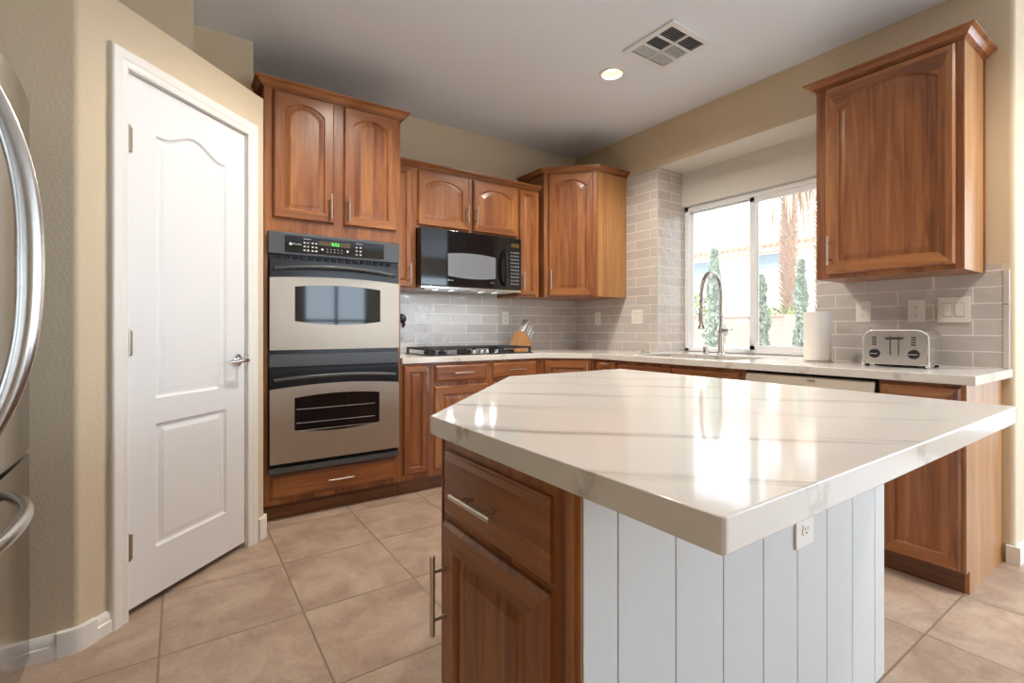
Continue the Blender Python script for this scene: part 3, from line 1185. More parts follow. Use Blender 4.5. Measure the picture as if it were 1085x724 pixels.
# ---- tall oven cabinet
F = 3.05
t = thing('oven_cabinet', 'tall cherry wood cabinet holding the double wall oven beside the pantry door', 'cabinet', (0.39, F, 0))
ocw = 0.805
mb = MB()
mb.box(0, 0.018, 0, 0.565, 0.1, 2.49)
mb.box(ocw - 0.018, ocw, 0, 0.565, 0.1, 2.49)
mb.box(0.018, ocw - 0.018, 0, 0.565, 1.668, 2.49)
mb.box(0.018, ocw - 0.018, 0, 0.565, 0.1, 0.275)
mb.box(0.018, ocw - 0.018, 0.54, 0.565, 0.27, 1.67)
mb.build('body', M['wood_v'], t, smooth=False)
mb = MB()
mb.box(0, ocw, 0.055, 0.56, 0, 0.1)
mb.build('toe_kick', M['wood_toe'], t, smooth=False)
crown(t, [(0, 0.5), (0, 0), (ocw, 0), (ocw, 0.5)], 2.482)
d = raised_door(t, 0.043, 0.381, 1.743, 2.475, rise=0.05)
pull(d, (0.357, 1.765), (0.357, 1.915))
d = raised_door(t, 0.439, 0.772, 1.743, 2.475, rise=0.05)
pull(d, (0.463, 1.765), (0.463, 1.915))
d = slab_front(t, 0.03, 0.765, 0.132, 0.268)
pull(d, (0.34, 0.203), (0.49, 0.203))

# ---- double oven (local x from 0 at X=.405)
ow = 0.77
t = thing('double_oven', 'stainless and graphite double wall oven built into the tall cabinet', 'oven', (0.4075, F - 0.001, 0.277))
zb = 0.277


def Z(z):
    return z - zb


mb = MB()
mb.box(0.005, ow - 0.005, 0.001, 0.53, Z(0.283), Z(1.66))
mb.build('body', M['black_enamel'], t, smooth=False)
mb = MB()
mb.box(0, ow, -0.03, 0.0, Z(0.28), Z(0.314), bev=0.004)
mb.build('bottom_trim', M['graphite'], t)
mb = MB()
mb.box(0.004, ow - 0.004, -0.034, 0.0, Z(0.888), Z(0.962), bev=0.004)
mb.build('middle_trim', M['graphite'], t)
mb = MB()
mb.box(0, ow, -0.028, 0.0, Z(1.536), Z(1.662), bev=0.004)
cp = mb.build('control_panel', M['graphite'], t)
mb = MB()
mb.prism(rounded([(0.085, Z(1.549)), (0.665, Z(1.549)), (0.665, Z(1.645)), (0.085, Z(1.645))], 0.008), -0.031, -0.02, 'xz')
mb.build('control_glass', M['black_gloss'], cp)
mb = MB()
mb.box(0.268, 0.452, -0.0325, -0.028, Z(1.602), Z(1.628))
mb.build('display', M['display_olive'], cp, smooth=False)
text_part('clock_digits', '8:52', 0.026, M['display_green'], cp, 0.365, -0.0335, Z(1.606))
for gx, gstep, cap in ((0.19, 0.02, 1), (0.235, 0.02, 0), (0.492, 0.024, 1)):
    for i in range(2):
        for j in range(3):
            mb = MB()
            kx, kz = gx + i * gstep, Z(1.566) + j * 0.022
            mb.box(kx - 0.006, kx + 0.006, -0.0325, -0.028, kz - 0.0045, kz + 0.0045, bev=0.0015)
            mb.build('key', M['key_white'], cp)
    if cap:
        mb = MB()
        mb.box(gx - 0.005, gx + 0.035, -0.0325, -0.028, Z(1.631), Z(1.634))
        mb.build('key_caption', M['key_white'], cp, smooth=False)
for kx in (0.289, 0.437):
    mb = MB()
    mb.cyl((kx, -0.0325, Z(1.58)), (kx, -0.028, Z(1.58)), 0.007, seg=14)
    mb.build('round_key', M['key_white'], cp)
for i in range(5):
    for j in range(2):
        mb = MB()
        kx, kz = 0.318 + i * 0.021, Z(1.568) + j * 0.016
        mb.box(kx - 0.003, kx + 0.003, -0.0325, -0.028, kz - 0.002, kz + 0.002)
        mb.build('number_key', M['key_white'], cp, smooth=False)
mb = MB()
mb.cyl((0.115, -0.0325, Z(1.597)), (0.115, -0.028, Z(1.597)), 0.0085, seg=20)
mb.build('round_emblem', M['key_white'], cp)
text_part('lettering', 'Profile', 0.018, M['key_white'], cp, 0.127, -0.0325, Z(1.592), 'LEFT')


def oven_door(z0, zst, zt, arch, win, racks):
    """z0..zst stainless with an arched top, zst..zt dark band"""
    mb = MB()
    mb.box(0.006, ow - 0.006, -0.03, -0.003, Z(z0), Z(zt), bev=0.003)
    dr = mb.build('oven_door', M['black_enamel'], t)
    mb = MB()
    pts = [(0.006, Z(z0) + 0.001), (ow - 0.006, Z(z0) + 0.001)]
    for k in range(25):
        u = 1 - 2 * k / 24
        pts.append((ow / 2 + u * (ow / 2 - 0.006), Z(zst) + arch * (1 - u * u)))
    wx0, wx1, wz0_, wz1_ = win
    hole = []
    for k in range(21):
        u = -1 + 2 * k / 20
        hole.append(((wx0 + wx1) / 2 + u * (wx1 - wx0) / 2, Z(wz0_) - 0.02 * (1 - u * u)))
    for k in range(21):
        u = 1 - 2 * k / 20
        hole.append(((wx0 + wx1) / 2 + u * (wx1 - wx0) / 2, Z(wz1_) + 0.016 * (1 - u * u)))
    b = bmesh.new()
    for yy in (-0.036, -0.03):
        eds = []
        for lp in (pts, hole):
            vs = [b.verts.new((x, yy, z)) for x, z in lp]
            eds += [b.edges.new((vs[i], vs[(i + 1) % len(vs)])) for i in range(len(vs))]
        bmesh.ops.triangle_fill(b, edges=eds, use_beauty=True)
    b.verts.ensure_lookup_table()
    nv = len(pts) + len(hole)
    vl = b.verts[:]
    off = 0
    for lp in (pts, hole):
        for i in range(len(lp)):
            j = (i + 1) % len(lp)
            b.faces.new((vl[off + i], vl[off + j], vl[nv + off + j], vl[nv + off + i]))
        off += len(lp)
    bmesh.ops.recalc_face_normals(b, faces=b.faces[:])
    mb.merge(b)
    mb.build('steel_front', M['steel_h'], dr, angle=20)
    mb = MB()
    b = bmesh.new()
    b.faces.new([b.verts.new((x, -0.0325, z)) for x, z in hole])
    mb.merge(b)
    mb.build('oven_window', M['black_gloss'], dr, smooth=False)
    if racks:
        mb = MB()
        for zz in racks:
            mb.cyl((wx0 + 0.01, -0.0332, Z(zz)), (wx1 - 0.03, -0.0332, Z(zz)), 0.0012, seg=6)
            for k in range(12):
                xx = wx0 + 0.02 + k * (wx1 - wx0 - 0.06) / 11
                mb.cyl((xx, -0.0332, Z(zz) - 0.002), (xx, -0.0332, Z(zz) + 0.004), 0.0015, seg=6)
        mb.build('rack', M['steel_plain'], dr)
    # bowed bar handle
    mb = MB()
    zc = Z((zst + zt) / 2) + 0.008
    path = []
    for k in range(25):
        u = -1 + 2 * k / 24
        path.append((ow / 2 + u * (ow / 2 - 0.03), -0.03 - 0.05 * (1 - u ** 2) - 0.004, zc + 0.022 * (1 - u * u) - 0.012))
    mb.tube(path, 0.012, flat=(0.9, 0.8), seg=14)
    mb.build('handle', M['graphite'], dr)
    return dr


oven_door(0.985, 1.398, 1.508, 0.016, (0.137, 0.640, 1.152, 1.352), None)
oven_door(0.338, 0.762, 0.872, 0.022, (0.135, 0.635, 0.52, 0.708), (0.64, 0.56, 0.515))
mb = MB()
for k in range(16):
    mb.box(0.05 + k * 0.043, 0.075 + k * 0.043, -0.012, -0.001, Z(1.513), Z(1.531))
mb.build('vent_grille', M['black_matte'], t, smooth=False)

# ---- upper cabinets on the back wall
U = 3.29
UD = YB - U - 0.004
t = thing('upper_cabinet', 'narrow cherry wall cabinet between the tall oven cabinet and the microwave', 'cabinet', (1.198, U, 1.395))
mb = MB()
mb.box(0, 0.208, 0, UD, 0, 0.88)
mb.build('body', M['wood_v'], t, smooth=False)
d = raised_door(t, 0.02, 0.172, 0.012, 0.868, fwid=0.04)
pull(d, (0.15, 0.03), (0.15, 0.18))
t = thing('upper_cabinet', 'short cherry wall cabinet with two arched doors directly above the microwave', 'cabinet', (1.407, U, 1.845))
mb = MB()
mb.box(0, 0.902, 0, UD, 0, 0.43)
mb.build('body', M['wood_v'], t, smooth=False)
d = raised_door(t, 0.012, 0.432, 0.018, 0.42, rise=0.05)
pull(d, (0.41, 0.07), (0.41, 0.21))
d = raised_door(t, 0.468, 0.885, 0.018, 0.42, rise=0.05)
pull(d, (0.49, 0.07), (0.49, 0.21))
t = thing('upper_cabinet', 'narrow cherry wall cabinet between the microwave and the corner cabinet', 'cabinet', (2.310, U, 1.378))
mb = MB()
mb.box(0, 0.215, 0, UD, 0, 0.897)
mb.build('body', M['wood_v'], t, smooth=False)
d = raised_door(t, 0.012, 0.178, 0.012, 0.885, fwid=0.036)
pull(d, (0.03, 0.05), (0.03, 0.20))
mb = MB()
mb.sweep([(1.198, U), (2.526, U)], [(o, 2.277 + h * 0.8) for o, h in CROWN], side=1)
mb.box(1.198, 2.526, U, YB - 0.004, 2.277, 2.288)
cr = mb.build('crown_moulding', M['wood_h'], angle=30)
tag(cr, 'cherry crown moulding along the tops of the three lower back-wall cabinets', 'moulding')


# ---- corner upper cabinet: diagonal door
def to_local(p, o, deg):
    a = math.radians(deg)
    v = Vector(p) - Vector(o)
    return (v.x * math.cos(a) + v.y * math.sin(a), -v.x * math.sin(a) + v.y * math.cos(a))


o2 = (2.565, 3.267)
t = thing('corner_cabinet', 'tall cherry corner wall cabinet with an angled arched door, left of the window', 'cabinet', (o2[0], o2[1], 1.38), -45)
lw = [to_local(p, o2, -45) for p in ((2.565, 3.267), (2.882, 2.95), (3.23, 2.95), (3.23, 3.61), (2.565, 3.61))]
mb = MB()
mb.prism(lw, 0, 1.06)
mb.build('body', M['wood_v'], t, smooth=False)
mb = MB()
sq = [to_local(p, o2, -45) for p in ((2.888, 2.9465), (3.229, 2.9465), (3.229, 2.9495), (2.888, 2.9495))]
mb.prism(sq, 0, 1.05)
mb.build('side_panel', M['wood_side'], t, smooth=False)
crown(t, [to_local(p, o2, -45) for p in ((2.565, 3.605), (2.565, 3.267), (2.882, 2.95), (3.229, 2.95))], 1.048)
d = raised_door(t, 0.042, 0.415, 0.008, 1.044, rise=0.05)
pull(d, (0.068, 0.065), (0.068, 0.225))

# ---- right upper cabinet (local x = -Y, y = +X)
t = thing('upper_cabinet', 'large cherry wall cabinet with one wide arched door, right of the window', 'cabinet', (2.91, 1.265, 1.378), -90)
mb = MB()
mb.box(0, 0.61, 0, XW - 2.91 - 0.001, 0, 1.05)
mb.box(0.61, 0.618, XW - 2.91 - 0.02, XW - 2.91 - 0.001, 0.0, 1.05)
mb.build('body', M['wood_v'], t, smooth=False)
mb = MB()
mb.box(0.6105, 0.6135, 0.006, XW - 2.91 - 0.02, 0.0, 1.04)
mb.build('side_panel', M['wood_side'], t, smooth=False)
crown(t, [(0, 0.329), (0, 0), (0.61, 0), (0.61, 0.329)], 1.036)
d = raised_door(t, 0.05, 0.585, 0.025, 1.03, rise=0.062, fwid=0.06)
pull(d, (0.074, 0.07), (0.074, 0.225))

# ---- microwave
t = thing('microwave', 'black over-the-range microwave with an oval handle above the cooktop', 'microwave', (1.410, 3.21, 1.402))
mw, mh = 0.875, 0.436
mb = MB()
mb.box(0.002, mw - 0.002, 0.03, 0.40, 0.018, mh, bev=0.004)
mb.build('body', M['black_enamel'], t)
mb = MB()
mb.box(0, 0.752, 0, 0.029, 0.022, mh - 0.002, bev=0.004)
dr = mb.build('oven_door', M['black_gloss'], t)
mb = MB()
pts = [(0.215, 0.10), (0.63, 0.10), (0.63, 0.255), (0.215, 0.255)]
ol = []
for k in range(17):
    u = -1 + 2 * k / 16
    ol.append((0.4225 + u * 0.2075, 0.098 - 0.014 * (1 - u * u)))
for k in range(17):
    u = 1 - 2 * k / 16
    ol.append((0.4225 + u * 0.2075, 0.262 + 0.014 * (1 - u * u)))
mb.prism(ol, -0.0012, 0.001, 'xz')
mb.build('door_window', M['screen_mesh'], dr, smooth=False)
mb = MB()
path = []
for k in range(21):
    a = -PI / 2 + PI * k / 20
    path.append((0.71 - 0.012 * math.cos(a), -0.045 * math.cos(a) - 0.004, 0.192 + 0.135 * math.sin(a)))
mb.tube(path, [0.011 + 0.006 * math.sin(PI * k / 20) for k in range(21)], flat=(1, 0.7))
mb.build('handle', M['black_enamel'], dr)
text_part('lettering', 'Profile', 0.012, M['key_white'], dr, 0.228, -0.001, 0.062, 'LEFT')
text_part('lettering', 'Sensor', 0.011, M['key_white'], dr, 0.585, -0.001, 0.062, 'LEFT')
mb = MB()
mb.cyl((0.2185, -0.0014, 0.066), (0.2185, 0.001, 0.066), 0.005, seg=16)
mb.build('round_emblem', M['key_white'], dr)
mb = MB()
mb.box(0.755, mw, 0, 0.029, 0.022, mh - 0.002, bev=0.004)
cp = mb.build('control_panel', M['black_gloss'], t)
mb = MB()
mb.box(0.775, 0.855, -0.002, 0.001, 0.36, 0.392)
mb.build('display', M['display_olive'], cp, smooth=False)
for i in range(4):
    for j in range(10):
        mb = MB()
        mb.box(0.774 + i * 0.0215, 0.774 + i * 0.0215 + 0.015, -0.0015, 0.001, 0.06 + j * 0.028, 0.06 + j * 0.028 + 0.012, bev=0.0006)
        mb.build('key', M['key_grey'], cp, smooth=False)
mb = MB()
mb.box(0, mw, 0.0, 0.38, 0.0, 0.018, bev=0.003)
for k in range(6):
    mb.box(0.05 + k * 0.13, 0.15 + k * 0.13, 0.05, 0.3, -0.004, 0.001, bev=0.001)
mb.build('bottom_grille', M['steel_plain'], t)
for lx in (0.25, 0.62):
    mb = MB()
    mb.box(lx - 0.1, lx + 0.1, 0.10, 0.15, -0.003, 0.001)
    mb.build('cooktop_lamp', M['lamp_cool'], t, smooth=False)
for lx in (0.25, 0.62):
    ld = bpy.data.lights.new('cooktop_light', 'AREA')
    ld.shape = 'RECTANGLE'
    ld.size, ld.size_y = 0.2, 0.05
    ld.energy = 3.4
    ld.color = (0.86, 0.93, 1.0)
    lo = bpy.data.objects.new('cooktop_light', ld)
    COL.objects.link(lo)
    lo.location = (1.410 + lx, 3.21 + 0.125, 1.402 - 0.004)

# ---- base cabinets on the back wall
BH = 0.876
BD = YB - F - 0.004


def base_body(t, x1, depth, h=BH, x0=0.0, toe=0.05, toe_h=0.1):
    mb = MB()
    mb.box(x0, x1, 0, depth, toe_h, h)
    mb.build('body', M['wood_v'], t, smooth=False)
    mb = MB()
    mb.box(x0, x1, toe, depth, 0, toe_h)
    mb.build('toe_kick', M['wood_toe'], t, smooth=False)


t = thing('base_cabinet', 'narrow cherry base cabinet beside the wall oven, one tall door', 'cabinet', (1.197, F, 0))
base_body(t, 0.222, BD)
d = raised_door(t, 0.014, 0.19, 0.14, 0.862, fwid=0.042)
pull(d, (0.168, 0.685), (0.168, 0.845))
t = thing('base_cabinet', 'cherry base cabinet under the cooktop with two drawer fronts over doors', 'cabinet', (1.42, F, 0))
base_body(t, 0.935, BD)
for x0, x1, hx in ((0.018, 0.44, 0.415), (0.482, 0.892, 0.507)):
    d = slab_front(t, x0, x1, 0.74, 0.86)
    pull(d, ((x0 + x1) / 2 - 0.075, 0.80), ((x0 + x1) / 2 + 0.075, 0.80))
    d = raised_door(t, x0, x1, 0.145, 0.71)
    pull(d, (hx, 0.53), (hx, 0.69))
# diagonal corner base
o3 = (2.357, 3.05)
t = thing('corner_cabinet', 'cherry corner base cabinet with an angled door under the counter', 'cabinet', (o3[0], o3[1], 0), -45)
lw = [to_local(p, o3, -45) for p in ((2.357, 3.05), (2.655, 2.752), (3.23, 2.752), (3.23, 3.61), (2.357, 3.61))]
mb = MB()
mb.prism(lw, 0.1, BH)
mb.build('body', M['wood_v'], t, smooth=False)
mb = MB()
mb.prism([to_local(p, o3, -45) for p in ((2.357, 3.12), (2.725, 2.752), (3.2, 2.752), (3.2, 3.6), (2.357, 3.6))], 0, 0.1)
mb.build('toe_kick', M['wood_toe'], t, smooth=False)
d = raised_door(t, 0.03, 0.395, 0.14, 0.862)
pull(d, (0.37, 0.69), (0.37, 0.85))

# ---- base cabinets under the window (local x = -Y)
FX = 2.66
BD2 = XW - FX - 0.004
t = thing('base_cabinet', 'narrow cherry base cabinet between the corner cabinet and the sink cabinet', 'cabinet', (FX, 2.748, 0), -90)
base_body(t, 0.24, BD2)
d = raised_door(t, 0.036, 0.226, 0.14, 0.86, fwid=0.042)
pull(d, (0.12, 0.85), (0.2, 0.85))
t = thing('sink_cabinet', 'cherry base cabinet under the kitchen sink with two false fronts', 'cabinet', (FX, 2.506, 0), -90)
mb = MB()
mb.box(0, 0.978, 0, 0.018, 0.1, BH)
mb.box(0, 0.018, 0.018, BD2, 0.1, BH)
mb.box(0.96, 0.978, 0.018, BD2, 0.1, BH)
mb.box(0.018, 0.96, 0.018, BD2, 0.1, 0.12)
mb.build('body', M['wood_v'], t, smooth=False)
mb = MB()
mb.box(0, 0.978, 0.05, BD2, 0, 0.1)
mb.build('toe_kick', M['wood_toe'], t, smooth=False)
for x0, x1 in ((0.027, 0.468), (0.48, 0.945)):
    slab_front(t, x0, x1, 0.745, 0.855, name='false_front')
    d = raised_door(t, x0, x1, 0.14, 0.72)
    pull(d, ((x1 - 0.03) if x0 < 0.1 else (x0 + 0.03), 0.54), ((x1 - 0.03) if x0 < 0.1 else (x0 + 0.03), 0.7))
t = thing('base_cabinet', 'cherry end base cabinet beside the dishwasher, under the toaster', 'cabinet', (FX, 0.889, 0), -90)
mb = MB()
mb.box(0, 0.284, 0, BD2, 0.1, BH)
mb.build('body', M['wood_v'], t, smooth=False)
mb = MB()
mb.box(0, 0.284, 0.045, BD2, 0, 0.1)
mb.build('toe_kick', M['wood_toe'], t, smooth=False)
mb = MB()
mb.prism([(0.045, 0), (BD2, 0), (BD2, BH), (0, BH), (0, 0.1), (0.045, 0.1)], 0.2845, 0.3005, 'yz')
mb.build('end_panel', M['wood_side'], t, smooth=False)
d = raised_door(t, 0.004, 0.286, 0.102, 0.864, fwid=0.058)

# ---- dishwasher
t = thing('dishwasher', 'stainless steel dishwasher under the counter between sink and end cabinet', 'dishwasher', (FX, 1.523, 0), -90)
mb = MB()
mb.box(0.003, 0.627, 0.02, 0.55, 0.1, 0.865)
mb.build('body', M['black_matte'], t, smooth=False)
mb = MB()
mb.box(0.006, 0.622, -0.025, 0.018, 0.115, 0.795, bev=0.006)
mb.build('door_front', M['steel_h'], t)
mb = MB()
mb.prism(rounded([(-0.03, 0.80), (0.018, 0.80), (0.018, 0.864), (-0.012, 0.864)], 0.008), 0.006, 0.622, 'yz')
mb.box(0.33, 0.365, -0.029, -0.02, 0.845, 0.85)
mb.build('control_strip', M['steel_h'], t, angle=30)
mb = MB()
mb.box(0.01, 0.62, 0.05, 0.5, 0, 0.1)
mb.build('toe_kick', M['black_matte'], t, smooth=False)

# ---- perimeter countertop with the sink cut-out
ZT, ZU = 0.917, 0.8775
SX0, SX1, SY0, SY1 = 2.745, 3.20, 1.66, 2.46
outl = [(1.20, 3.025), (2.348, 3.025), (2.625, 2.748), (2.625, 0.553), (3.236, 0.553), (3.236, AY0 + 0.004), (3.583, AY0 + 0.004), (3.583, AY1 - TT - 0.002), (3.229, AY1 - TT - 0.002), (3.229, YB - TT - 0.002), (1.20, YB - TT - 0.002)]
sinkl = rounded([(SX0, SY0), (SX1, SY0), (SX1, SY1), (SX0, SY1)], 0.03)
b = bmesh.new()
for zz in (ZU, ZT):
    eds = []
    for lp in (outl, sinkl):
        vs = [b.verts.new((x, y, zz)) for x, y in lp]
        eds += [b.edges.new((vs[i], vs[(i + 1) % len(vs)])) for i in range(len(vs))]
    bmesh.ops.triangle_fill(b, edges=eds, use_beauty=True)
b.verts.ensure_lookup_table()
vl = b.verts[:]
nv = len(outl) + len(sinkl)
off = 0
for lp in (outl, sinkl):
    for i in range(len(lp)):
        j = (i + 1) % len(lp)
        b.faces.new((vl[off + i], vl[off + j], vl[nv + off + j], vl[nv + off + i]))
    off += len(lp)
bmesh.ops.recalc_face_normals(b, faces=b.faces[:])
es = [e for e in b.edges if len(e.link_faces) == 2 and e.calc_face_angle(0) > 0.5]
bmesh.ops.bevel(b, geom=es, offset=0.003, segments=2, affect='EDGES', profile=0.5)
mb = MB()
mb.merge(b)
ct = mb.build('countertop', M['quartz'], angle=40)
tag(ct, 'white veined quartz countertop along the back wall and under the window', 'countertop')

# ---- sink, faucet, dispenser
t = thing('kitchen_sink', 'stainless undermount sink set into the counter below the window', 'sink', (0, 0, 0))
mb = MB()
b = bmesh.new()
prev = None
for ins, zz in ((-0.006, ZU - 0.0005), (-0.006, ZU - 0.012), (0.0, ZU - 0.19), (0.03, ZU - 0.205)):
    lp = rounded([(SX0 + ins, SY0 + ins), (SX1 - ins, SY0 + ins), (SX1 - ins, SY1 - ins), (SX0 + ins, SY1 - ins)], 0.03)
    vs = [b.verts.new((x, y, zz)) for x, y in lp]
    if prev:
        for i in range(len(vs)):
            j = (i + 1) % len(vs)
            b.faces.new((prev[i], vs[i], vs[j], prev[j]))
    prev = vs
b.faces.new(prev)
mb.merge(b)
mb.build('basin', M['steel_plain'], t)
mb = MB()
mb.lathe([(0.0, 0.002), (0.03, 0.003), (0.042, 0.004), (0.044, 0.0)], ((SX0 + SX1) / 2, 2.06, ZU - 0.205), seg=24)
mb.build('drain', M['chrome'], t)

t = thing('faucet', 'chrome spring-neck pull-down faucet standing behind the sink', 'faucet', (3.305, 2.09, ZT))
mb = MB()
mb.lathe([(0.0, 0), (0.03, 0), (0.03, 0.006), (0.024, 0.012), (0.021, 0.02), (0.021, 0.16), (0.018, 0.175), (0.015, 0.19), (0.013, 0.20), (0.0, 0.20)], seg=24)
mb.build('base', M['chrome'], t)
# riser, arch and hanging hose
path = [(0, 0, 0.19), (0, 0, 0.25), (0, 0, 0.32), (0, 0, 0.40)]
R = 0.118
for k in range(1, 25):
    a = PI * k / 24
    path.append((-R + R * math.cos(a), 0, 0.44 + 0.158 * math.sin(a)))
path += [(-2 * R, 0, 0.41), (-2 * R, 0, 0.385)]
mb = MB()
mb.tube(path, 0.0098, seg=10)
mb.build('hose', M['steel_plain'], t)
# spring coil around the hose
pp = [Vector(p) for p in path]
cum = [0]
for i in range(1, len(pp)):
    cum.append(cum[-1] + (pp[i] - pp[i - 1]).length)
TLn = cum[-1]
coil = []
turns, per = 62, 8
i = 0
for k in range(turns * per + 1):
    s = TLn * k / (turns * per)
    while i < len(pp) - 2 and cum[i + 1] < s:
        i += 1
    f = (s - cum[i]) / max(1e-6, cum[i + 1] - cum[i])
    q = pp[i].lerp(pp[i + 1], f)
    tg = (pp[i + 1] - pp[i]).normalized()
    n1 = Vector((0, 1, 0))
    n2 = tg.cross(n1)
    an = 2 * PI * k / per
    coil.append(q + (n1 * math.cos(an) + n2 * math.sin(an)) * 0.0145)
mb = MB()
mb.tube(coil, 0.0034, seg=5)
mb.build('spring', M['chrome'], t)
mb = MB()
mb.lathe([(0.0, 0.205), (0.013, 0.205), (0.014, 0.19), (0.012, 0.17), (0.010, 0.13), (0.012, 0.10), (0.012, 0.05), (0.017, 0.03), (0.026, 0.01), (0.027, 0.0), (0.0, -0.002)], (-2 * R, 0, 0.19), seg=20)
mb.box(-2 * R - 0.028, -2 * R - 0.02, -0.006, 0.006, 0.235, 0.335, bev=0.002)
mb.box(-2 * R - 0.026, -2 * R, -0.005, 0.005, 0.325, 0.335, bev=0.002)
mb.build('spray_head', M['steel_plain'], t)
mb = MB()
mb.cyl((0, 0, 0.292), (-0.15, 0, 0.292), 0.005, seg=10)
mb.lathe([(0.016, -0.008), (0.02, -0.008), (0.02, 0.008), (0.016, 0.008), (0.016, -0.008)], (0, 0, 0.292), seg=20)
mb.build('docking_arm', M['chrome'], t)
mb = MB()
mb.cyl((0, -0.018, 0.175), (0, -0.062, 0.178), 0.019, seg=18, bev=0.004)
mb.tube([(0, -0.058, 0.18), (-0.02, -0.08, 0.182), (-0.045, -0.105, 0.184), (-0.06, -0.12, 0.186)], [0.012, 0.010, 0.008, 0.007], flat=(0.7, 1.1))
mb.build('lever', M['chrome'], t)

t = thing('soap_dispenser', 'small chrome air-gap cap on the counter left of the faucet', 'faucet cap', (3.265, 2.19, ZT))
mb = MB()
mb.lathe([(0.0, 0), (0.021, 0), (0.021, 0.012), (0.019, 0.014), (0.019, 0.052), (0.017, 0.058), (0.0, 0.06)], seg=20)
mb.build('cap', M['chrome'], t)
mb = MB()
mb.box(-0.0205, -0.018, -0.006, 0.006, 0.02, 0.042)
mb.build('slot', M['black_matte'], t, smooth=False)
t = thing('sink_strainer', 'small metal strainer lying on the counter beyond the left end of the sink', 'strainer', (2.96, 2.52, ZT))
mb = MB()
mb.lathe([(0.0, 0.0), (0.045, 0.0), (0.05, 0.006), (0.052, 0.012), (0.048, 0.012), (0.044, 0.006), (0.0, 0.004)], seg=24)
mb.build('dish', M['steel_plain'], t)
mb = MB()
mb.lathe([(0.0, 0.004), (0.006, 0.004), (0.006, 0.018), (0.010, 0.02), (0.010, 0.025), (0.0, 0.026)], seg=14)
mb.build('knob', M['chrome'], t)

# ---- cooktop
t = thing('cooktop', 'black gas cooktop with iron grates set into the counter', 'cooktop', (1.427, 3.10, ZT))
cw, cd = 0.898, 0.45
mb = MB()
mb.box(0, cw, 0, cd, 0.0, 0.009, bev=0.004)
mb.build('body', M['black_gloss'], t)
for x0, x1, y0 in ((0.012, 0.30, 0.02), (0.305, 0.593, 0.15), (0.598, 0.886, 0.02)):
    mb = MB()
    y1 = cd - 0.02
    r = 0.006
    zt_ = 0.053
    for xx in (x0, (x0 + x1) / 2, x1):
        mb.box(xx - r, xx + r, y0, y1, zt_ - 0.016, zt_, bev=0.002)
    for k in range(5):
        yy = y0 + r + (y1 - y0 - 2 * r) * k / 4
        mb.box(x0, x1, yy - r, yy + r, zt_ - 0.014, zt_ - 0.001, bev=0.002)
    for xx in (x0 + 0.002, x1 - 0.002):
        for yy in (y0 + 0.008, y1 - 0.008):
            mb.box(xx - 0.008, xx + 0.008, yy - 0.008, yy + 0.008, 0.009, zt_ - 0.005, bev=0.002)
    mb.build('grate', M['iron'], t)
for bx, by, br in ((0.156, 0.12, 0.035), (0.156, 0.33, 0.045), (0.449, 0.30, 0.055), (0.742, 0.12, 0.045), (0.742, 0.33, 0.035)):
    mb = MB()
    mb.lathe([(0, 0.026), (br * 0.8, 0.026), (br, 0.022), (br, 0.018), (br * 0.9, 0.016), (br * 1.15, 0.009), (0, 0.009)], (bx, by, 0), seg=20)
    mb.build('burner', M['black_matte'], t)
for kx in (0.379, 0.450, 0.508, 0.590):
    mb = MB()
    mb.lathe([(0, 0.034), (0.016, 0.034), (0.018, 0.032), (0.020, 0.012), (0.022, 0.009), (0, 0.009)], (kx, 0.055 if kx != 0.508 else 0.075, 0), seg=20)
    mb.build('knob', M['chrome'], t)

# ---- knife block and knives
kb = thing('knife_block', 'wooden slanted knife block on the counter behind the cooktop', 'knife block', (2.335, 3.44, ZT), 0)
mb = MB()
mb.prism([(0.0, 0.0), (0.098, 0.0), (0.168, 0.115), (0.095, 0.175), (0.083, 0.172)], -0.05, 0.05, 'xz', bev=0.003)
mb.prism([(0.099, 0.0), (0.185, 0.0), (0.185, 0.088), (0.152, 0.088)], -0.05, 0.05, 'xz', bev=0.002)
mb.build('block', M['block_wood'], kb, angle=25)
kd = Vector((0.52, 0, 0.854)).normalized()


def make_knife(L_, r):
    k = thing('kitchen_knife', None, None)
    mb = MB()
    mb.tube([(0, 0, 0.002), (0, 0, 0.012), (0, 0, L_ * 0.45), (0, 0, L_ * 0.9), (0, 0, L_)], [r * 0.75, r * 0.8, r, r * 1.15, r * 0.8], seg=10, flat=(0.8, 1.2))
    mb.build('handle', M['knife_steel'], k)
    mb = MB()
    mb.cyl((0, 0, 0.0), (0, 0, 0.006), r * 0.95, seg=10)
    mb.build('bolster', M['steel_plain'], k)
    return k


q = Vector((0, 0, 1)).rotation_difference(kd).to_euler()
top0 = Vector((0.097, 0, 0.174))
topd = Vector((0.069, 0, -0.058))
rows = [(0.15, (-0.03, 0.0, 0.03), 0.125, 0.0095, 'top row'), (0.5, (-0.024, 0.024), 0.12, 0.009, 'middle row'), (0.85, (-0.032, 0.0, 0.032), 0.105, 0.008, 'lower row')]
for u, ys_, ln, r, rn in rows:
    for j, yy in enumerate(ys_):
        k = make_knife(ln - 0.006 * (j % 2), r)
        k.location = kb.location + top0 + topd * u + Vector((0, yy, 0)) + kd * 0.0035
        k.rotation_euler = q
        pos = {3: ['nearest the cooktop', 'in the middle', 'nearest the tiles'], 2: ['nearest the cooktop', 'nearest the tiles']}[len(ys_)][j]
        tag(k, 'steel-handled kitchen knife in the %s of the wooden block, %s' % (rn, pos), 'knife', 'knives in the wooden block')
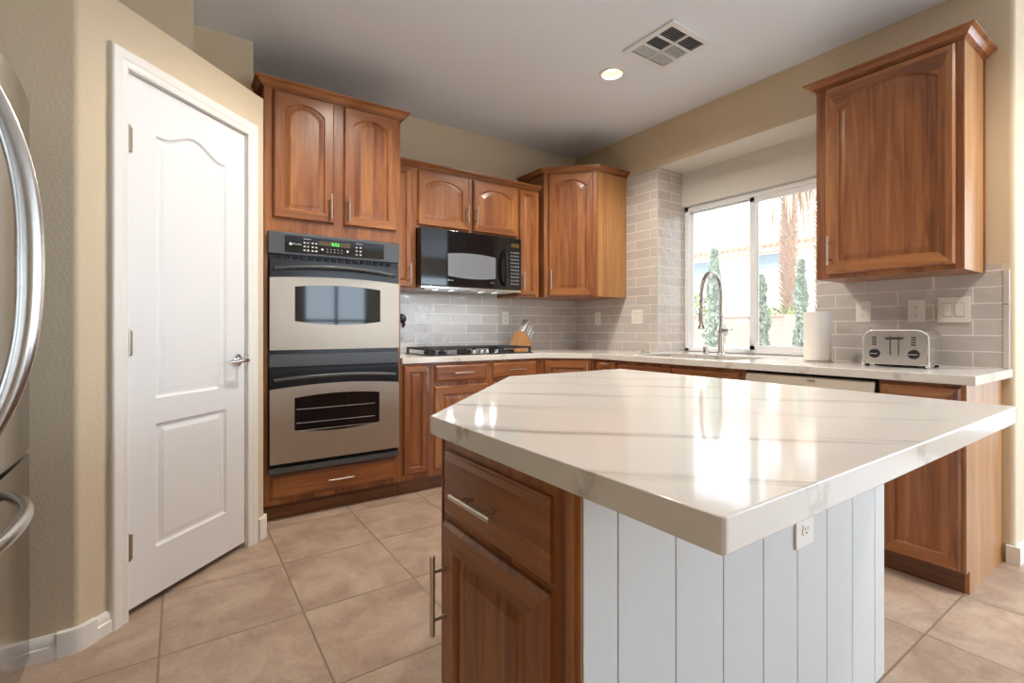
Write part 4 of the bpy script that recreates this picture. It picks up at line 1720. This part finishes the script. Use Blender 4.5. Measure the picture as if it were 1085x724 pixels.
for j in range(4):
    k = make_knife(0.085, 0.0066)
    k.location = kb.location + Vector((0.171, -0.036 + j * 0.024, 0.089)) + kd * 0.0035
    k.rotation_euler = q
    tag(k, 'slim steak knife in the low front row of the wooden block, %s' % ['nearest the cooktop', 'second from the cooktop', 'third from the cooktop', 'nearest the tiles'][j], 'knife', 'knives in the wooden block')

# round black wall hook by the oven
t = thing('wall_hook', 'round black hanging utensil end on the tiles right beside the wall oven', 'hook', (1.428, YB - TT - 0.0005, 1.17))
mb = MB()
mb.lathe([(0.0, 0.02), (0.02, 0.018), (0.034, 0.010), (0.036, 0.0), (0.0, 0.0)], (0, 0, 0.02), axis='y', seg=24)
mb.tube([(0.0, -0.008, 0.0), (0.012, -0.018, -0.025), (0.004, -0.016, -0.05)], [0.012, 0.011, 0.007], flat=(1, 0.6))
mb.build('hook_plate', M['black_enamel'], t)


# ---- outlets and switches (local: face -y, x right)
def outlet(name, label, loc, rz, gangs=('outlet',), w=0.073, h=0.12):
    t = thing(name, label, 'outlet' if 'outlet' in name else 'switch', loc, rz, 'wall plates')
    W_ = w + 0.046 * (len(gangs) - 1)
    mb = MB()
    mb.box(-W_ / 2, W_ / 2, -0.006, 0.0, -h / 2, h / 2, bev=0.0025)
    mb.build('plate', M['plastic_white'], t)
    for i, g in enumerate(gangs):
        cx = (i - (len(gangs) - 1) / 2) * 0.046
        if g == 'outlet':
            for s in (-0.0195, 0.0195):
                mb = MB()
                mb.prism(rounded([(cx - 0.016, s - 0.014), (cx + 0.016, s - 0.014), (cx + 0.016, s + 0.014), (cx - 0.016, s + 0.014)], 0.009), -0.0085, -0.005, 'xz')
                rc = mb.build('receptacle', M['plastic_white'], t)
                mb = MB()
                mb.box(cx - 0.0075, cx - 0.0055, -0.0089, -0.008, s - 0.001, s + 0.008)
                mb.box(cx + 0.0055, cx + 0.0075, -0.0089, -0.008, s + 0.0, s + 0.008)
                mb.cyl((cx, -0.0089, s - 0.007), (cx, -0.008, s - 0.007), 0.0028, seg=10)
                mb.build('slots', M['black_matte'], rc, smooth=False)
        elif g == 'gfci':
            mb = MB()
            mb.box(cx - 0.0165, cx + 0.0165, -0.0085, -0.005, -0.034, 0.034, bev=0.001)
            rc = mb.build('receptacle', M['plastic_white'], t)
            for s in (-0.021, 0.021):
                mb = MB()
                mb.box(cx - 0.0075, cx - 0.0055, -0.0089, -0.008, s - 0.003, s + 0.006)
                mb.box(cx + 0.0055, cx + 0.0075, -0.0089, -0.008, s - 0.002, s + 0.006)
                mb.cyl((cx, -0.0089, s - 0.009), (cx, -0.008, s - 0.009), 0.0028, seg=10)
                mb.build('slots', M['black_matte'], rc, smooth=False)
        else:
            mb = MB()
            mb.box(cx - 0.0185, cx + 0.0185, -0.0064, -0.005, -0.0355, 0.0355)
            rk = mb.build('rocker_gap', M['plug_shadow'], t, smooth=False)
            mb = MB()
            mb.prism([(-0.0075, -0.033), (-0.005, -0.033), (-0.005, 0.033), (-0.0135, 0.033), (-0.0135, 0.031)], cx - 0.0165, cx + 0.0165, 'yz')
            mb.build('rocker', M['plastic_white'], t, smooth=False)
    return t


PX = XW - TT - 0.0003
outlet('wall_outlet', 'white duplex outlet on the tiles above the left end of the toaster', (PX, 1.156, 1.206), -90)
outlet('wall_outlet', 'white duplex outlet on the tiles above the right end of the toaster', (PX, 0.914, 1.203), -90)
outlet('light_switch', 'white double rocker switch plate on the tiles near the counter end', (PX, 0.763, 1.204), -90, ('switch', 'switch'), w=0.08, h=0.128)
outlet('wall_outlet', 'white outlet plate on the window-wall tiles below the corner cabinet', (PX, 3.295, 1.203), -90, ('gfci',))
outlet('light_switch', 'white double switch plate on the tiles left of the window', (PX, 2.823, 1.211), -90, ('switch', 'switch'))
outlet('wall_outlet', 'white outlet on the back-wall tiles above the knife block', (2.396, YB - TT - 0.0003, 1.204), 0, ('gfci',))

# ---- toaster (local x = -Y, face towards the room)
t = thing('toaster', 'brushed steel four-slot toaster on the counter beside the paper towels', 'toaster', (2.915, 1.047, ZT), -90)
tw, td, th = 0.268, 0.20, 0.186
mb = MB()
prof = rounded([(0.0, 0.012), (tw, 0.012), (tw, th), (0.0, th)], 0.05, [2, 3], seg=8)
mb.prism(prof, 0.0, td, 'xz', bev=0.004)
mb.build('body', M['toaster_steel'], t, angle=30)
mb = MB()
for xx in (0.006, tw - 0.006):
    for yy in (0.014, td - 0.014):
        mb.cyl((xx + (0.012 if xx < 0.1 else -0.012), yy, 0), (xx + (0.012 if xx < 0.1 else -0.012), yy, 0.013), 0.009, seg=12)
mb.box(0.05, tw - 0.05, 0.01, td - 0.01, 0.004, 0.013)
mb.build('foot_base', M['black_matte'], t)
for x0, x1 in ((-0.004, 0.012), (tw - 0.012, tw + 0.004)):
    mb = MB()
    mb.prism([(x0, 0.004), (x1, 0.004), (x1, 0.026 if x0 < 0 else 0.032), (x0, 0.032 if x0 < 0 else 0.026)], -0.004, 0.03, 'xz', bev=0.002)
    mb.build('corner_foot', M['chrome'], t)
mb = MB()
arc = rounded([(0.002, 0.02), (0.002, th - 0.002), (tw - 0.002, th - 0.002), (tw - 0.002, 0.02)], 0.05, [1, 2], seg=8)
mb.tube([(x, 0.002, z) for x, z in arc], 0.0045, seg=8)
mb.build('front_rim', M['chrome'], t)
for cx in (0.118, 0.152):
    mb = MB()
    mb.box(cx - 0.0022, cx + 0.0022, -0.0006, 0.004, 0.06, 0.155)
    mb.build('lever_slot', M['black_matte'], t, smooth=False)
    mb = MB()
    mb.box(cx - 0.0155, cx + 0.0155, -0.022, -0.003, 0.138, 0.148, bev=0.003)
    mb.box(cx - 0.002, cx + 0.002, -0.004, 0.001, 0.139, 0.147)
    mb.build('lever', M['black_enamel'], t)
for cx in (0.052, 0.212):
    mb = MB()
    mb.lathe([(0.0, 0.014), (0.018, 0.013), (0.022, 0.008), (0.023, -0.001), (0.0, -0.001)], (cx, 0, 0.066), axis='y', seg=26)
    kn_ = mb.build('dial', M['black_enamel'], t)
    mb = MB()
    mb.box(cx - 0.018, cx + 0.018, -0.0185, -0.012, 0.064, 0.068, bev=0.001)
    mb.build('pointer', M['steel_plain'], kn_)
    mb = MB()
    for j in range(4):
        mb.box(cx - 0.011, cx + 0.009, -0.0012, 0.003, 0.108 + j * 0.012, 0.115 + j * 0.012, bev=0.0015)
    mb.build('button', M['black_enamel'], t)
mb = MB()
for j in range(4):
    xx = 0.055 + j * 0.042
    mb.box(xx, xx + 0.03, 0.025, td - 0.025, th - 0.004, th + 0.0006)
mb.build('bread_slot', M['black_matte'], t, smooth=False)

# ---- paper towel holder and roll
t = thing('paper_towel_holder', 'metal paper towel holder standing by the window end of the counter', 'paper towel holder', (3.05, 1.322, ZT))
mb = MB()
mb.lathe([(0.0, 0.0), (0.078, 0.0), (0.078, 0.004), (0.074, 0.007), (0.0, 0.0075)], seg=36)
mb.build('base', M['nickel'], t)
mb = MB()
mb.cyl((0, 0, 0.007), (0, 0, 0.302), 0.006, seg=14)
mb.lathe([(0.0, 0.30), (0.007, 0.302), (0.0115, 0.309), (0.0115, 0.314), (0.007, 0.32), (0.0, 0.321)], seg=16)
mb.build('post', M['nickel'], t)
mb = MB()
mb.lathe([(0.02, 0.009), (0.068, 0.009), (0.069, 0.011), (0.069, 0.287), (0.068, 0.289), (0.02, 0.289), (0.02, 0.009)], (3.05, 1.322, ZT), seg=48)
pr = mb.build('paper_towel_roll', M['paper'], angle=50)
tag(pr, 'white paper towel roll standing upright on its holder by the window', 'paper towels')

# ------------------------------------------------------------------ island
zi, zu = 0.895, 0.850
IA, IB, IC, ID, IE = (0.501, 1.086), (1.215, 1.80), (1.935, 1.80), (1.883, 0.312), (0.499, 0.312)
mb = MB()
mb.prism(rounded([IE, ID, IC, IB, IA], 0.008, seg=3), zu, zi, bev=0.0035)
it = mb.build('island_countertop', M['quartz'], angle=40)
tag(it, 'thick white veined quartz slab on the kitchen island, one corner cut off', 'countertop')

ix0, IY = 0.559, 1.135
t = thing('kitchen_island', 'kitchen island base with a cherry cabinet front and white plank sides', 'kitchen island', (ix0, IY, 0), -90)
# local: x = IY - Y, y = X - ix0


def il(X, Y):
    return (IY - Y, X - ix0)


mb = MB()
mb.prism([il(*p) for p in ((ix0, 0.636), (ix0, IY), (1.19, 1.766), (1.844, 1.766), (1.844, 0.636))], 0.1, zu - 0.001)
mb.build('body', M['wood_v'], t, smooth=False)
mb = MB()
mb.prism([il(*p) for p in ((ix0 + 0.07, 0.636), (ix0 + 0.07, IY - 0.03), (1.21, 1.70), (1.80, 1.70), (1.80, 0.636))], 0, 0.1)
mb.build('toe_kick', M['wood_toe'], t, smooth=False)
mb = MB()
mb.box(0.0, 0.010, -0.004, 0.004, 0.1, zu - 0.002, bev=0.002)
mb.build('edge_trim', M['wood_v'], t)
mb = MB()
mb.box(0.488, 0.5275, -0.004, 0.0, 0.0, zu - 0.002, bev=0.0018)
mb.cyl((0.507, -0.003, 0.0), (0.507, -0.003, zu - 0.002), 0.008, seg=16)
mb.build('corner_bead', M['wood_v'], t)
d = slab_front(t, 0.030, 0.452, 0.645, 0.801, edge=0.026)
pull(d, (0.150, 0.727), (0.322, 0.727), out=0.036, r=0.0065, inset=0.24)
d = raised_door(t, 0.032, 0.455, 0.13, 0.626, fwid=0.062)
pull(d, (0.058, 0.362), (0.058, 0.556), out=0.036, r=0.0065, inset=0.2)
# white tongue-and-groove boards on the seating side (face Y = .607) and the far end
mb = MB()
xs = [ix0 + 0.001] + [0.645 + 0.1625 * k for k in range(8)] + [1.845]
for a, c_ in zip(xs[:-1], xs[1:]):
    p0, p1 = il(a + 0.0012, 0.625), il(c_ - 0.0012, 0.607)
    mb.box(p0[0], p1[0], p0[1], p1[1], 0.001, zu - 0.001, bev=0.0025)
mb.build('plank_panel', M['plank_white'], t, angle=25)
mb = MB()
p0, p1 = il(ix0 + 0.002, 0.634), il(1.843, 0.620)
mb.box(p0[0], p1[0], p0[1], p1[1], 0.0, zu - 0.001)
mb.build('backer', M['duct_dark'], t, smooth=False)
mb = MB()
ys = [0.608 + 0.165 * k for k in range(8)]
for a, c_ in zip(ys[:-1], ys[1:]):
    p0, p1 = il(1.846, min(c_, 1.766) - 0.0012), il(1.864, a + 0.0012)
    mb.box(p0[0], p1[0], p0[1], p1[1], 0.001, zu - 0.001, bev=0.0025)
mb.build('plank_end', M['plank_white'], t, angle=25)

outlet('wall_outlet', 'white outlet on the white plank side of the island', (1.322, 0.6065, 0.611), 0, ('outlet',), w=0.092, h=0.125)

# ------------------------------------------------------------------ refrigerator (local x = +Y, y = -X)
fy0, fxf = 1.06, -0.375
t = thing('refrigerator', 'stainless steel refrigerator with a bowed handle at the left edge of the photo', 'refrigerator', (fxf, fy0, 0), 90)
fwid_ = 1.03
mb = MB()
mb.box(0.01, fwid_ - 0.01, 0.07, 0.76, 0.05, 1.80, bev=0.01)
mb.box(0.02, fwid_ - 0.02, 0.10, 0.70, 0.0, 0.05)
mb.build('body', M['graphite'], t)


def fridge_door(x0, x1, z0, z1, name):
    mb = MB()
    pts = [(x0, 0.065), (x1, 0.065)]
    for k in range(13):
        u = 1 - 2 * k / 12
        pts.append(((x0 + x1) / 2 + u * (x1 - x0) / 2, 0.0 + 0.012 * u * u - 0.0))
    mb.prism(rounded(pts, 0.008, [0, 1, 2, len(pts) - 1], seg=3), z0, z1, bev=0.004)
    return mb.build(name, M['steel_v'], t, angle=30)


dA = fridge_door(0.0, 0.513, 0.735, 1.812, 'fridge_door')
dB = fridge_door(0.517, fwid_, 0.735, 1.812, 'fridge_door')
dC = fridge_door(0.0, fwid_, 0.09, 0.722, 'freezer_drawer')


def bow(parent, p0, p1, out, r, axis):
    mb = MB()
    path, rs = [], []
    for k in range(29):
        u = -1 + 2 * k / 28
        f = (k / 28)
        x = p0[0] + (p1[0] - p0[0]) * f
        z = p0[1] + (p1[1] - p0[1]) * f
        path.append((x, 0.004 - out * (1 - abs(u) ** 2.6), z))
        rs.append(r * (0.92 + 0.25 * (1 - abs(u))))
    mb.tube(path, rs, seg=14, flat=(0.75, 1.1) if axis == 'z' else (1, 1))
    return mb.build('handle', M['steel_plain'], parent)


bow(dB, (0.568, 0.84), (0.568, 1.69), 0.078, 0.021, 'z')
bow(dC, (0.10, 0.675), (0.72, 0.675), 0.085, 0.014, 'x')

# ------------------------------------------------------------------ ceiling vent and lamp fittings
t = thing('ceiling_vent', 'square white ceiling air vent with six louvred panels', 'vent', (2.388, 1.86, ZC - 0.0005))
mb = MB()
s_ = 0.182
for q in ((-s_, s_, -s_, -s_ + 0.035), (-s_, s_, s_ - 0.035, s_), (-s_, -s_ + 0.035, -s_ + 0.035, s_ - 0.035), (s_ - 0.035, s_, -s_ + 0.035, s_ - 0.035)):
    mb.box(q[0], q[1], q[2], q[3], -0.012, 0, bev=0.002)
i_ = s_ - 0.035
mb.box(-0.006, 0.006, -i_, i_, -0.012, -0.002)
for k in (-1, 1):
    mb.box(-i_, i_, k * i_ / 3 - 0.006, k * i_ / 3 + 0.006, -0.012, -0.002)
mb.build('frame', M['vent_white'], t, angle=25)
mb = MB()
mb.box(-i_, i_, -i_, i_, -0.0018, -0.0003)
mb.build('duct', M['duct_dark'], t, smooth=False)
for ix in range(2):
    for iy in range(3):
        x0, x1 = (-i_, -0.006) if ix == 0 else (0.006, i_)
        y0, y1 = -i_ + iy * 2 * i_ / 3 + 0.006, -i_ + (iy + 1) * 2 * i_ / 3 - 0.006
        mb = MB()
        n = 6
        tilt = (0.008, 0.008 if ix == 0 else -0.0015, -0.0028)[iy]
        for k in range(n):
            yy = y0 + (k + 0.5) * (y1 - y0) / n
            mb.prism([(yy - 0.0005, -0.010), (yy + 0.0005, -0.010), (yy + tilt + 0.0005, -0.002), (yy + tilt - 0.0005, -0.002)], x0, x1, 'yz')
        mb.build('louvre', M['vent_white'], t, smooth=False)

first = None
for n, (cx, cy) in enumerate(CANS):
    if first is None:
        t = thing('ceiling_light', 'round recessed ceiling light glowing beside the air vent', 'ceiling light', (cx, cy, ZC), 0, 'recessed ceiling lights')
        mb = MB()
        mb.lathe([(0.066, 0.0), (0.066, -0.003), (0.085, -0.005), (0.088, -0.002), (0.088, -0.0005), (0.066, -0.0005)], seg=40)
        mb.build('trim_ring', M['vent_white'], t)
        mb = MB()
        mb.lathe([(0.067, 0.0), (0.062, 0.03), (0.055, 0.07), (0.05, 0.075)], seg=36)
        mb.build('reflector', M['reflector'], t)
        mb = MB()
        mb.lathe([(0.0, 0.036), (0.03, 0.037), (0.05, 0.046), (0.055, 0.06), (0.0, 0.066)], seg=30)
        mb.build('lens', M['lamp_glow'], t)
        first = t
    else:
        t = copy_thing(first, (cx, cy, ZC), None, 'round recessed ceiling light over the room behind the viewpoint')
    ld = bpy.data.lights.new('lamp', 'SPOT')
    ld.energy = CAN_POWER * 4
    ld.color = CAN_COLOR
    ld.spot_size = math.radians(150)
    ld.spot_blend = 0.7
    ld.shadow_soft_size = 0.05
    lo = bpy.data.objects.new('lamp', ld)
    COL.objects.link(lo)
    lo.location = (cx, cy, ZC + 0.02)

# ------------------------------------------------------------------ outside
GZ = -0.3
mb = MB()
mb.box(3.75, 60, -40, 60, GZ - 0.2, GZ)
tag(mb.build('ground', M['gravel'], smooth=False), kind='structure')
mb = MB()
mb.box(11.0, 11.2, -12, 26, GZ, 1.39)
mb.box(10.97, 11.23, -12, 26, 1.39, 1.43)
for yy in (-3.2, 1.0, 5.2, 8.15, 12.4):
    mb.box(10.9, 11.0, yy - 0.2, yy + 0.2, GZ, 1.43)
tag(mb.build('garden_wall', M['block_wall'], smooth=False), 'pinkish concrete block garden wall running behind the cypresses', 'garden wall')

hs = thing('neighbour_house', 'pale two-storey stucco house with a tiled roof beyond the garden wall', 'house', (25, 0, GZ))
mb = MB()
mb.box(0, 9, 2, 30, 0, 5.55)
mb.build('wall', M['stucco'], hs, smooth=False)
mb = MB()
b = bmesh.new()
vs = [b.verts.new(p) for p in ((-0.6, 1.2, 5.6), (9.6, 1.2, 5.6), (9.6, 30.8, 5.6), (-0.6, 30.8, 5.6), (4.5, 7.5, 8.0), (4.5, 24, 8.0))]
for f in ((0, 1, 4), (1, 2, 5, 4), (2, 3, 5), (3, 0, 4, 5), (0, 3, 2, 1)):
    b.faces.new([vs[i] for i in f])
mb.merge(b)
for k in range(90):
    yy = 1.3 + k * 0.33
    mb.cyl((-0.66, yy, 5.60), (-0.3, yy, 5.76), 0.11, seg=8)
mb.build('roof', M['roof_tile'], hs, smooth=False)
mb = MB()
mb.box(-0.55, 0, 1.3, 30.6, 5.35, 5.58)
mb.build('fascia', M['stucco_trim'], hs, smooth=False)
for yy, w_ in ((13.05, 1.45), (16.85, 1.4)):
    mb = MB()
    mb.box(-0.08, 0.02, yy - w_ / 2 - 0.12, yy + w_ / 2 + 0.12, 4.44, 5.34)
    wf = mb.build('window', M['frame_vinyl'], hs, smooth=False)
    mb = MB()
    mb.box(-0.1, -0.07, yy - w_ / 2, yy + w_ / 2, 4.52, 5.26)
    mb.build('pane', M['far_glass'], wf, smooth=False)


def leaf_cloud(mb, pts, size, rnd, mi=0, up=0.3):
    b = bmesh.new()
    for p in pts:
        d = Vector((rnd.gauss(0, 1), rnd.gauss(0, 1), rnd.gauss(up * 3, 1))).normalized()
        sd_ = d.cross(Vector((rnd.random() - .5, rnd.random() - .5, rnd.random() - .5))).normalized()
        s = size * rnd.uniform(0.6, 1.4)
        p = Vector(p)
        vs = [b.verts.new(p - d * s * 0.6), b.verts.new(p + sd_ * s * 0.28), b.verts.new(p + d * s), b.verts.new(p - sd_ * s * 0.28)]
        b.faces.new(vs)
    mb.merge(b, mi)


def cypress(loc, h, r, label, seed):
    rnd = random.Random(seed)
    t = thing('cypress_tree', label, 'tree', loc, 0, 'cypresses along the garden wall')
    mb = MB()
    mb.tube([(0, 0, 0), (0.01, 0, h * 0.5), (0, 0, h * 0.9)], [0.05, 0.03, 0.01], seg=8)
    mb.build('trunk', M['bark'], t)
    pts = []
    for k in range(3200):
        z = h * (0.02 + 0.98 * rnd.random() ** 0.9)
        f = z / h
        rr = r * min(1, (f + 0.02) * 7) * (1 - f) ** 0.42 * (0.78 + 0.22 * math.sin(f * 23 + seed)) + 0.012
        a = rnd.uniform(0, 2 * PI)
        q_ = rr * rnd.random() ** 0.35
        pts.append((q_ * math.cos(a), q_ * math.sin(a), z))
    mb = MB()
    leaf_cloud(mb, pts, 0.06, rnd, up=0.6)
    mb.build('foliage', M['cypress_green'], t, smooth=False)


def ray_at(px, X):
    u = (px - 542.5) / 513.66
    vx, vy = 0.56450 + u * 0.82543, 0.82543 - u * 0.56450
    return vy / vx * X


cypress((7.6, ray_at(757, 7.6), GZ), 2.78, 0.24, 'tall slim cypress seen behind the faucet', 3)
cypress((8.4, ray_at(806, 8.4), GZ), 2.33, 0.26, 'cypress partly hidden behind the middle bar of the window', 5)
cypress((8.0, ray_at(849, 8.0), GZ), 2.48, 0.15, 'slim cypress in front of the palm, near the right of the window', 9)


def bush(loc, r, h, label, seed, n=1400):
    rnd = random.Random(seed)
    t = thing('garden_bush', label, 'bush', loc)
    pts = []
    for k in range(n):
        a = rnd.uniform(0, 2 * PI)
        e = math.acos(rnd.uniform(-0.2, 1))
        q_ = rnd.random() ** 0.4
        pts.append((r * q_ * math.sin(e) * math.cos(a), r * q_ * math.sin(e) * math.sin(a), h * 0.35 + h * 0.6 * q_ * math.cos(e)))
    mb = MB()
    leaf_cloud(mb, pts, 0.12, rnd)
    mb.build('foliage', M['bush_green'], t, smooth=False)
    mb = MB()
    for k in range(5):
        a = k * 1.26
        mb.tube([(0, 0, 0), (r * 0.3 * math.cos(a), r * 0.3 * math.sin(a), h * 0.5)], [0.03, 0.015], seg=6)
    mb.build('stems', M['bark'], t)


bush((12.3, ray_at(826, 12.3), GZ), 0.9, 2.1, 'yellow-green bush behind the garden wall at the foot of the palm', 21)
bush((12.5, ray_at(738, 12.5), GZ), 0.9, 2.6, 'yellow-green bush behind the garden wall at the left of the window', 22)
bush((7.0, ray_at(775, 7.0), GZ), 0.3, 0.75, 'low green plant outside, right of the faucet base', 23, 500)


def palm(loc, h, r, label, seed):
    rnd = random.Random(seed)
    t = thing('palm_tree', label, 'palm', loc, 0, 'palms behind the garden wall')
    mb = MB()
    n = 24
    mb.tube([(0.04 * math.sin(k * 0.4), 0, h * k / n) for k in range(n + 1)], [r * (1.1 - 0.25 * k / n) for k in range(n + 1)], seg=14)
    b = bmesh.new()
    for k in range(int(h * 15)):
        z = k / 15 + 0.1
        for j in range(6):
            a = 2 * PI * j / 6 + k * 0.45 + rnd.uniform(-.15, .15)
            rr = r * (1.08 - 0.25 * z / h)
            d = Vector((math.cos(a), math.sin(a), 0))
            s = Vector((-math.sin(a), math.cos(a), 0))
            p = d * rr + Vector((0.04 * math.sin(z / h * n * 0.4), 0, z))
            vs = [b.verts.new(p - s * 0.07), b.verts.new(p + s * 0.07), b.verts.new(p + d * 0.13 + Vector((0, 0, 0.15)) + s * 0.035), b.verts.new(p + d * 0.13 + Vector((0, 0, 0.15)) - s * 0.035)]
            b.faces.new(vs)
    mb.merge(b)
    mb.build('trunk', M['palm_bark'], t, smooth=False)

    def frond(b, base, d, length, drop, w):
        prev = None
        s = d.cross(Vector((0, 0, 1))).normalized()
        for k in range(7):
            f = k / 6
            p = base + d * length * f * (1 - 0.25 * f) + Vector((0, 0, -drop * f * f))
            ww = w * math.sin(PI * (0.12 + 0.86 * f))
            cur = [b.verts.new(p - s * ww + Vector((0, 0, -ww * 0.5))), b.verts.new(p), b.verts.new(p + s * ww + Vector((0, 0, -ww * 0.5)))]
            if prev:
                b.faces.new((prev[0], prev[1], cur[1], cur[0]))
                b.faces.new((prev[1], prev[2], cur[2], cur[1]))
            prev = cur
    b = bmesh.new()
    for k in range(130):
        a = rnd.uniform(0, 2 * PI)
        base = Vector((r * math.cos(a), r * math.sin(a), h * (0.93 + 0.1 * rnd.random()) - 0.6 * rnd.random()))
        frond(b, base, Vector((math.cos(a), math.sin(a), 0)), rnd.uniform(0.35, 0.95), rnd.uniform(0.9, 2.2), rnd.uniform(0.015, 0.05))
    mb = MB()
    mb.merge(b)
    mb.build('dry_fronds', M['palm_dry'], t, smooth=False)
    b = bmesh.new()
    for k in range(46):
        a = rnd.uniform(0, 2 * PI)
        base = Vector((0, 0, h + 0.2))
        el = rnd.uniform(-0.1, 1.1)
        frond(b, base, Vector((math.cos(a) * math.cos(el), math.sin(a) * math.cos(el), math.sin(el))), rnd.uniform(1.3, 1.9), rnd.uniform(0.3, 1.2), 0.16)
    mb = MB()
    mb.merge(b)
    mb.build('green_fronds', M['palm_green'], t, smooth=False)


palm((14.5, ray_at(836, 14.5), GZ), 7.0, 0.165, 'palm trunk with hanging dry fronds seen through the right window pane', 31)
palm((16.5, ray_at(874, 16.5), GZ), 7.4, 0.2, 'second palm, mostly hidden behind the right wall cabinet', 32)
